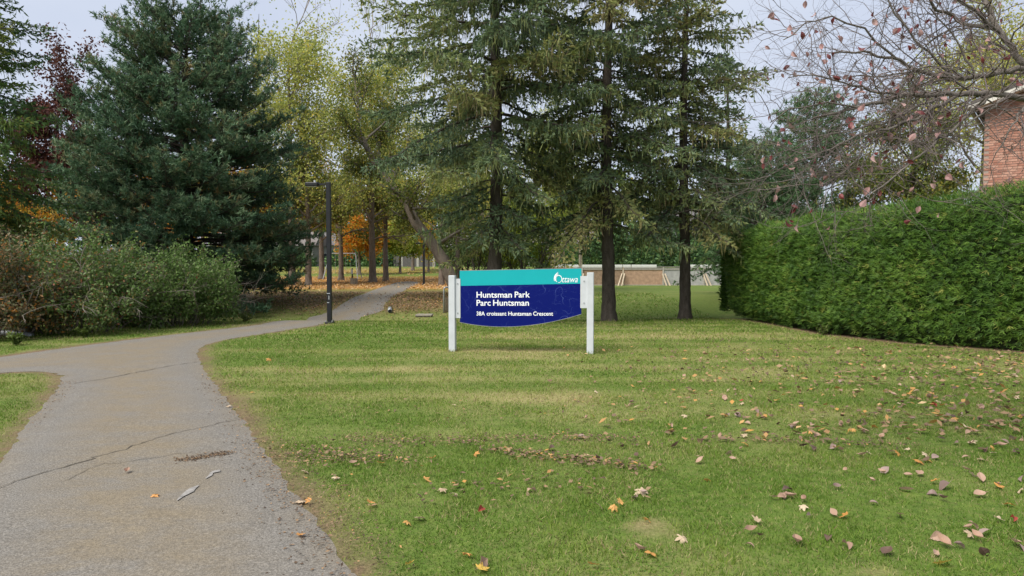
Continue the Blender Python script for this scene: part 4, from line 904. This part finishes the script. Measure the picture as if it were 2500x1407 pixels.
# ================================================================== SWALE FITTINGS AND SMALL PARK FURNITURE
cv_ = G(1090, 764); cr_ = empty('culvert_guard', cv_, 'grey bent pipe rail with upright timber boards left of the park sign', 'guard rail'); k_ = cv_[1]/FPX
hh_ = 62*k_
MB().tube([(-6*k_, 0, -.1), (-6*k_, 0, hh_-.08), (-5*k_, 0, hh_-.02), (-2*k_, 0, hh_), (8*k_, .3, hh_)], .032, 8).build('pipe_rail', M['galv'], cr_, True)
for q in range(4): MB().box((-2.2*k_+q*3.4*k_, .04+q*.06, 19*k_-.03), (2.9*k_, .04, 40*k_)).build('board', M['old_wood'], cr_)
dp = G(951, 764); dr_ = empty('drain_pipe', dp, 'white drain pipe end poking from the leafy bank beside the path', 'pipe'); kd = dp[1]/FPX
MB().tube([(-5*kd, .5, .12), (2*kd, -.10, .07)], .075, 12).build('pipe', M['galv'], dr_, True); MB().tube([(2*kd, -.10, .07), (2.1*kd, -.11, .069)], .062, 12).build('dark_mouth_disc', M['black_paint'], dr_)  # pipe end is closed; a black disc paints in the shade of its hollow
cs = G(1037, 769); slab = MB().box((0, 0, .0), (40*cs[1]/FPX, .8, .06), ch=.015).build('concrete_slab', M['concrete']); slab.location = tuple(cs); tag(slab, 'flat concrete slab set in the lawn behind the park sign', 'slab')
tb = G(12, 822); tbx = empty('culvert_end', tb, 'grey pipe and dark timber block half hidden under the rust tinged shrub', 'pipe')
MB().tube([(-1.2, .1, .10), (.25, .0, .07), (.62, -.05, .02)], .06, 10).build('pipe', M['galv'], tbx, True); MB().box((-.05, .45, .16), (.6, .3, .4), ch=.02).build('timber_block', M['old_wood'], tbx)
# swing set
sw = G(836, 680); sw[1] = 58; sw = onground(828, 58); swg = empty('swing_set', sw, 'metal swing set among the park trunks beyond the lamp post', 'swing set'); kw = 58/FPX
MB().tube([(-.75, 0, 2.1), (.75+.6, 0, 2.1)], .035, 8).build('top_bar', M['white_paint'], swg)
for x in (-.75, 1.35):
    for sy in (-1, 1): MB().tube([(x, 0, 2.1), (x+.35*(1 if x > 0 else -1), sy*.9, -.05)], .035, 8).build('leg', M['galv'], swg)
for x in (-.1, .75):
    st_ = MB().box((x, 0, .5), (.42, .2, .04)).build('seat', M['black_paint'], swg)
    for sx in (-1, 1): MB().tube([(x+sx*.2, 0, .5), (x+sx*.2, 0, 2.1)], .012, 6).build('chain', M['galv'], st_)
tb = onground(864, 47); bn = empty('litter_bin', tb, 'dark slatted wooden litter bin between the park trunks', 'bin')
for q in range(10):
    a_ = q/10*6.283; MB().box((math.cos(a_)*.22, math.sin(a_)*.22, .19), (.02, .12, .46), rz=a_).build('slat', M['old_wood'], bn)
MB().tube([(0, 0, 0), (0, 0, .36)], .205, 12).build('liner', M['black_paint'], bn)
sp = onground(860, 50); nb_ = empty('notice_post', sp, 'slim dark post with a small white notice near the litter bin', 'sign post')
MB().tube([(0, 0, -.05), (0, 0, 1.05)], .045, 8).build('post', M['black_paint'], nb_); MB().box((0, -.06, .80), (.12, .02, .32)).build('notice', M['white_paint'], nb_)
up = onground(1416, 52); upo = empty('utility_pole', up, 'thin brown wooden utility pole at the corner of the rink', 'pole')
MB().tube([(0, 0, -.1), (0, 0, 6.5)], [.10, .075], 10).build('pole', M['old_wood'], upo); MB().box((-.12, -.05, .95), (.16, .12, .30)).build('meter_box', M['galv'], upo); MB().tube([(.13, 0, -.1), (.13, 0, 3.8)], .03, 6).build('conduit', M['pale_wood'], upo)

# ================================================================== HOUSES, FENCE AND TREES BEYOND THE PARK
M['pane'] = plain('window_glass', (.05, .06, .07), .12, .1); 
def far_house(label, px, Y, wd_, h, wc, rc, rz=0., wins=3):
    B = onground(px, Y, -.2); r = empty('far_house', B, label, 'house', rz=rz); wm = plain('house_wall', wc, .8, .08, 2); rm = plain('house_roof', rc, .9, .15, 3)
    MB().box((0, 4, h/2), (wd_, 8, h)).build('wall', wm, r)
    MB().add([(-wd_/2-.4, -.5, h), (wd_/2+.4, -.5, h), (wd_/2+.4, 8.5, h), (-wd_/2-.4, 8.5, h), (-wd_/2-.4, 4, h+2.2), (wd_/2+.4, 4, h+2.2)], [[0, 1, 5, 4], [2, 3, 4, 5], [0, 4, 3], [1, 2, 5], [0, 3, 2, 1]]).build('roof', rm, r)
    for k in range(wins):
        x = (k-(wins-1)/2)*wd_/(wins+.3)
        for z in ((1.6,) if h < 4 else (1.6, 4.3)):
            f = MB().box((x, -.03, z), (1.5, .10, 1.3)).build('window', M['white_board'], r); MB().box((x, -.085, z), (1.26, .02, 1.06)).build('pane', M['pane'], f)
far_house('brown bungalow beyond the park behind the broad pine', 640, 104, 15, 3.2, (.20, .19, .18), (.16, .14, .13))
far_house('pale house beyond the swing set', 800, 110, 12, 3.4, (.36, .36, .35), (.13, .12, .12), .1)
far_house('grey siding house beyond the small orange maple', 905, 112, 11, 3.4, (.30, .29, .29), (.14, .12, .11))
far_house('beige house beyond the lawn right of the big spruce trunk', 1350, 108, 13, 3.4, (.50, .45, .38), (.15, .13, .12), -.1)
far_house('dark grey two storey house beyond the rink near the hedge end', 1745, 98, 12, 6.0, (.20, .20, .21), (.12, .11, .11), .1)
far_house('long grey brown house beyond the far lamp', 1060, 102, 16, 3.0, (.20, .18, .17), (.11, .10, .10), 0)
fb = onground(1045, 96, -.1); fen = empty('board_fence', fb, 'long dark grey board fence beyond the small yellow trees', 'fence')
for q in range(30): MB().box((-4.5+q*.31, 0, .75+.02*math.sin(q*2.)), (.29, .03, 1.5)).build('board', M['grey_wood'] if q % 7 == 3 else plain('fence_board', (.10, .092, .088), .9, .2, 6) if q == 0 else bpy.data.materials['fence_board'], fen)
for q in range(5): MB().box((-4.5+q*2.3, .06, .8), (.12, .10, 1.7)).build('post', bpy.data.materials['fence_board'], fen)
lab_ = 'dark rounded evergreen bush in the row beyond the rink'
for k, (px, Y, w_, h) in enumerate(((1440, 84, 3.6, 3.4), (1500, 88, 4.2, 4.2), (1565, 86, 4.2, 3.6), (1620, 90, 4.0, 4.4), (1690, 86, 3.8, 3.4), (1470, 92, 3.6, 5.0), (1540, 94, 4.4, 5.6), (1600, 95, 4.2, 5.2), (1660, 95, 4.0, 5.6), (1715, 95, 3.6, 4.8), (1770, 90, 4, 5), (520, 97, 5, 3.0), (560, 97, 5, 3.2), (610, 99, 4.6, 3.0), (665, 97, 4.8, 2.8), (725, 98, 5, 2.2), (840, 97, 5, 2.4), (880, 99, 4.6, 2.9), (925, 97, 4.6, 2.3), (960, 98, 4.4, 2.7), (1115, 95, 5, 2.8), (1165, 96, 5, 3.2), (1230, 97, 5, 2.6), (1300, 96, 5, 3.0), (1395, 92, 4, 3))):
    rg = np.random.default_rng(600+k); B = onground(px, Y, -.1); far_ = px < 1390; r = empty('evergreen_bush', B, 'dark evergreen bush in the row before the far houses' if far_ else lab_, 'bush', 'evergreen bushes before the far houses' if far_ else 'evergreen bushes beyond the rink'); n = 1900
    d = unit(rg.normal(0, 1, (n, 3))); d[:, 2] = np.abs(d[:, 2]); p = B+d*np.array([w_/2, w_/2, h])*rg.uniform(.55, 1.05, n)[:, None]; p[:, 2] = B[2]+(p[:, 2]-B[2])
    f = Fol(); f.blades(p, unit(d+rg.normal(0, .6, (n, 3))), .42, .26, np.clip(rg.normal(.2, .18, n), 0, 1), rg); f.build('foliage', M['spruce_green'], r, B)
    wd = Wood(); wd.line([B, B+[0, 0, h*.7]], .14, .04); wd.build('trunk', M['bark_dark'], r, B, 6)
for k, (px, Y, h, cr2, mt, tn) in enumerate(((300, 118, 15, 6, 'green', .6), (420, 122, 16, 6, 'orange', .3), (520, 116, 13, 6, 'yellow', .5), (640, 124, 15, 6, 'green', .5), (740, 118, 12, 5.5, 'lime', .3), (830, 126, 14, 6, 'green', .4), (920, 122, 13, 6, 'orange', .25),
        (1000, 120, 13, 6, 'yellow', .35), (1090, 118, 14, 6, 'green', .55), (1180, 124, 15, 6, 'yellow', .4), (1270, 118, 13, 6, 'green', .6), (1360, 124, 15, 6, 'yellow', .3), (1450, 118, 14, 6.5, 'green', .4), (1540, 124, 15, 6.5, 'green', .3), (1640, 120, 14, 6.5, 'green', .4), (1750, 116, 14, 6.5, 'green', .3), (1850, 112, 13, 6, 'green', .5), (180, 112, 14, 6, 'orange', .4), (60, 110, 13, 6, 'green', .6), (-60, 112, 14, 6, 'orange', .3))):
    deciduous('far_tree', {'green': 'green leaved tree in the far row behind the houses', 'orange': 'orange leaved tree in the far row behind the houses', 'yellow': 'yellow leaved tree in the far row behind the houses', 'lime': 'bright yellow green tree in the far row behind the houses'}[mt],
              'tree', px, Y, h, 1.6, cr2, .3, 700+k, 2700, .80, mt, tint=(tn, .22), nlimb=8, kids=(4, 4), maxlev=3, jit=.6, group='%s trees of the far row' % mt)

# ================================================================== FALLEN LEAVES
lmats = {'pink': flatleaf('fallen_pink_brown', (.34, .205, .145), (.54, .36, .26)), 'orange': flatleaf('fallen_orange', (.55, .25, .06), (.68, .38, .12)), 'tan': flatleaf('fallen_cream', (.46, .33, .21), (.66, .52, .36)),
         'dark': flatleaf('fallen_dark', (.07, .042, .032), (.19, .115, .085)), 'mauve': flatleaf('fallen_mauve', (.24, .16, .135), (.40, .29, .25)), 'red': flatleaf('fallen_red', (.25, .03, .02), (.36, .06, .04)), 'yellow': flatleaf('fallen_yellow', (.66, .42, .08), (.75, .52, .12))}
linfo = {'pink': ('oval', 'curled pinkish brown leaf fallen on the lawn'), 'orange': ('maple', 'crisp orange maple leaf fallen on the lawn'), 'tan': ('maple', 'pale cream coloured lobed leaf fallen on the lawn'), 'dark': ('oval', 'dark brown shrivelled leaf fallen on the lawn'),
         'mauve': ('oval', 'greyish mauve oval leaf fallen on the lawn'), 'red': ('oval', 'deep red leaf fallen on the lawn'), 'yellow': ('maple', 'bright yellow lobed leaf fallen on the lawn')}
lms = {k: [leaf_mesh('fallen_leaf', lmats[k], 50+i*7+len(k), v[0]) for i in range(4)] for k, v in linfo.items()}
rl = random.Random(77)
def drop(kind, px, py, size=None, P=None):
    P = G(px, py) if P is None else P; o = link('fallen_leaf', rl.choice(lms[kind])); s_ = (size*1.0 if size else rl.uniform(.055, .10)); o.scale = (s_, s_, s_*rl.uniform(.7, 1.3))
    on = inside(np.array([P[0]]), np.array([P[1]]), pathp)[0]
    o.location = (P[0], P[1], P[2]+(.014 if on else .022)+rl.uniform(0, .01)); o.rotation_euler = (rl.gauss(0, .16 if on else .38), rl.gauss(0, .16 if on else .38), rl.uniform(0, 6.3))
    lab = linfo[kind][1].replace('on the lawn', 'on the asphalt path') if on else linfo[kind][1]
    tag(o, lab, 'leaf', '%s leaves fallen on the %s' % (kind, 'path' if on else 'lawn')); return o
for kd_, px, py, s_ in (('pink', 1945, 1333, .105), ('yellow', 2305, 1386, .10), ('orange', 2065, 1268, .08), ('tan', 1027, 1273, .10), ('orange', 993, 1283, .07), ('tan', 1570, 1208, .12), ('mauve', 1551, 1221, .075), ('tan', 1467, 1247, .085), ('orange', 1497, 1248, .08),
        ('orange', 1515, 1234, .07), ('red', 1175, 1253, .08), ('tan', 1080, 1205, .08), ('tan', 1112, 1214, .07), ('orange', 1038, 1177, .09), ('pink', 1298, 1203, .08), ('pink', 862, 1139, .07), ('orange', 930, 1137, .075), ('orange', 905, 1236, .075), ('tan', 742, 1157, .09),
        ('tan', 822, 1173, .075), ('tan', 730, 1231, .11), ('orange', 755, 1231, .06), ('orange', 735, 1312, .07), ('orange', 378, 1217, .07), ('pink', 309, 1158, .07), ('tan', 560, 995, .065), ('orange', 1160, 1115, .08), ('orange', 1057, 1126, .07), ('orange', 1822, 1092, .09),
        ('orange', 1862, 1075, .07), ('tan', 1553, 998, .08), ('orange', 2243, 1135, .11), ('orange', 2265, 1130, .08), ('orange', 2190, 1112, .085), ('tan', 2368, 1086, .10), ('mauve', 2305, 1196, .11), ('orange', 2278, 1184, .085), ('pink', 2212, 1204, .10), ('pink', 1832, 1305, .08),
        ('tan', 1850, 1282, .07), ('orange', 1590, 1361, .09), ('pink', 1175, 1385, .10), ('yellow', 1172, 1400, .09), ('orange', 1138, 1363, .08), ('orange', 1450, 1392, .07), ('pink', 2305, 1336, .10), ('orange', 2465, 1240, .08), ('tan', 2490, 1203, .10), ('dark', 1650, 1095, .10),
        ('orange', 2300, 995, .08), ('pink', 2270, 975, .10), ('orange', 615, 962, .06), ('tan', 1110, 993, .06), ('yellow', 1000, 1390, .06), ('pink', 840, 1196, .07), ('orange', 1727, 1178, .07), ('tan', 1960, 1245, .07), ('pink', 1965, 1228, .07), ('mauve', 2400, 1310, .08), ('orange', 657, 882, .12)):
    drop(kd_, px, py, s_)
n_ = 0
while n_ < 236:
    px = rl.triangular(900, 2560, 2450); py = 875+(rl.random()**1.15)*500
    dens_ = ((px-1150)/1300)*(1. if py < 1130 else .40)*(1. if py > 905 else .5)
    if rl.random() > max(.04, dens_): continue
    P = G(px, py)
    if P[0] > float(hedge_x(P[1]))-.1: continue
    drop(rl.choices(('pink', 'orange', 'tan', 'dark', 'mauve', 'red'), (38, 10, 18, 13, 18, 3))[0], 0, 0, rl.uniform(.055, .092), P); n_ += 1
# the uncountable small leaf litter: far bank, hedge side, path edge, mower clippings
M['litter'] = leafmat('litter', [(0, (.07, .045, .03)), (.35, (.20, .135, .085)), (.6, (.34, .22, .12)), (.8, (.50, .26, .07)), (1, (.62, .46, .26))], .2, scale=1.2, amt=.3)
rg = np.random.default_rng(55); lf = Fol()
def scatter(x, y, size, tint, lift=.02):
    n = len(x)
    if not n: return
    on = inside(x, y, pathp); kk_ = ~on | (rg.random(n) < (.12 if y.mean() > 20 else 1.)); x = x[kk_]; y = y[kk_]; on = on[kk_]; n = len(x); p = np.stack([x, y, H(x, y)+np.where(on, .014, lift)], 1); A = unit(np.c_[rg.normal(0, 1, (n, 2)), rg.normal(0, .25, n)])
    lf.blades(p, A, size*rg.uniform(.6, 1.3, n), size*.6*rg.uniform(.6, 1.2, n), np.clip(tint+rg.normal(0, .2, n), 0, 1), rg, rg.normal(0, .4, n), .5, .1)
n = 22000; y = rg.uniform(24, 34, n); x = rg.uniform(-.48, .03, n)*y; k = rg.random(n) < turf(x, y)[2]*1.3+.08; scatter(x[k], y[k], .085, .42, .05)
n = 26000; y = rg.uniform(33, 64, n); x = rg.uniform(-.62, .02, n)*y; k = rg.random(n) < turf(x, y)[3]+.02; scatter(x[k], y[k], .14, .72, .04)
n = 1500; y = rg.uniform(66, 86, n); x = rg.uniform(-.3, -.05, n)*y; scatter(x, y, .2, .75, .05)
n = 1150; y = rg.uniform(6.2, 13.0, n); x = y*rg.triangular(.05, .72, .73, n); k = x < hedge_x(y)-.1; scatter(x[k], y[k], .085, .5, .04)
n = 700; y = rg.uniform(9, 14.5, n); x = y*rg.triangular(.1, .70, .73, n); k = x < hedge_x(y)-.1; scatter(x[k], y[k], .06, .12, .04)
for pa, n, sp, sz, tn in (([(820, 1075), (1000, 1082), (1200, 1078), (1450, 1072), (1560, 1085)], 900, .10, .03, .3), ([(700, 1110), (860, 1120), (960, 1128)], 420, .13, .035, .35), ([(1215, 1105), (1330, 1122), (1430, 1128), (1580, 1150)], 330, .075, .045, .4), ([(1700, 1075), (1900, 1080), (2200, 1090)], 260, .07, .035, .25),
                        ([(640, 1080), (760, 1240), (880, 1400)], 1100, .11, .022, .3), ([(520, 920), (580, 1000), (650, 1090)], 600, .10, .022, .3), ([(440, 1128), (500, 1118), (558, 1108)], 420, .035, .022, .25), ([(60, 1050), (130, 975), (160, 930)], 250, .07, .022, .3), ([(1000, 1205), (1300, 1180), (1500, 1190)], 90, .16, .05, .4),
                        ([(900, 1020), (1500, 985), (1700, 960)], 120, .35, .04, .4), ([(2030, 826), (2250, 850), (2500, 872)], 300, .12, .04, .35)):
    Q = np.array([G(*p)[:2] for p in pa]); d = np.r_[0, np.cumsum(np.linalg.norm(np.diff(Q, axis=0), axis=1))]; u = rg.uniform(0, d[-1], n)
    scatter(np.interp(u, d, Q[:, 0])+rg.normal(0, sp*1.4, n), np.interp(u, d, Q[:, 1])+rg.normal(0, sp, n), sz, tn, .028)
o = lf.build('leaf_litter', M['litter']); tag(o, 'scattered small brown and orange leaf litter and clippings', 'litter')
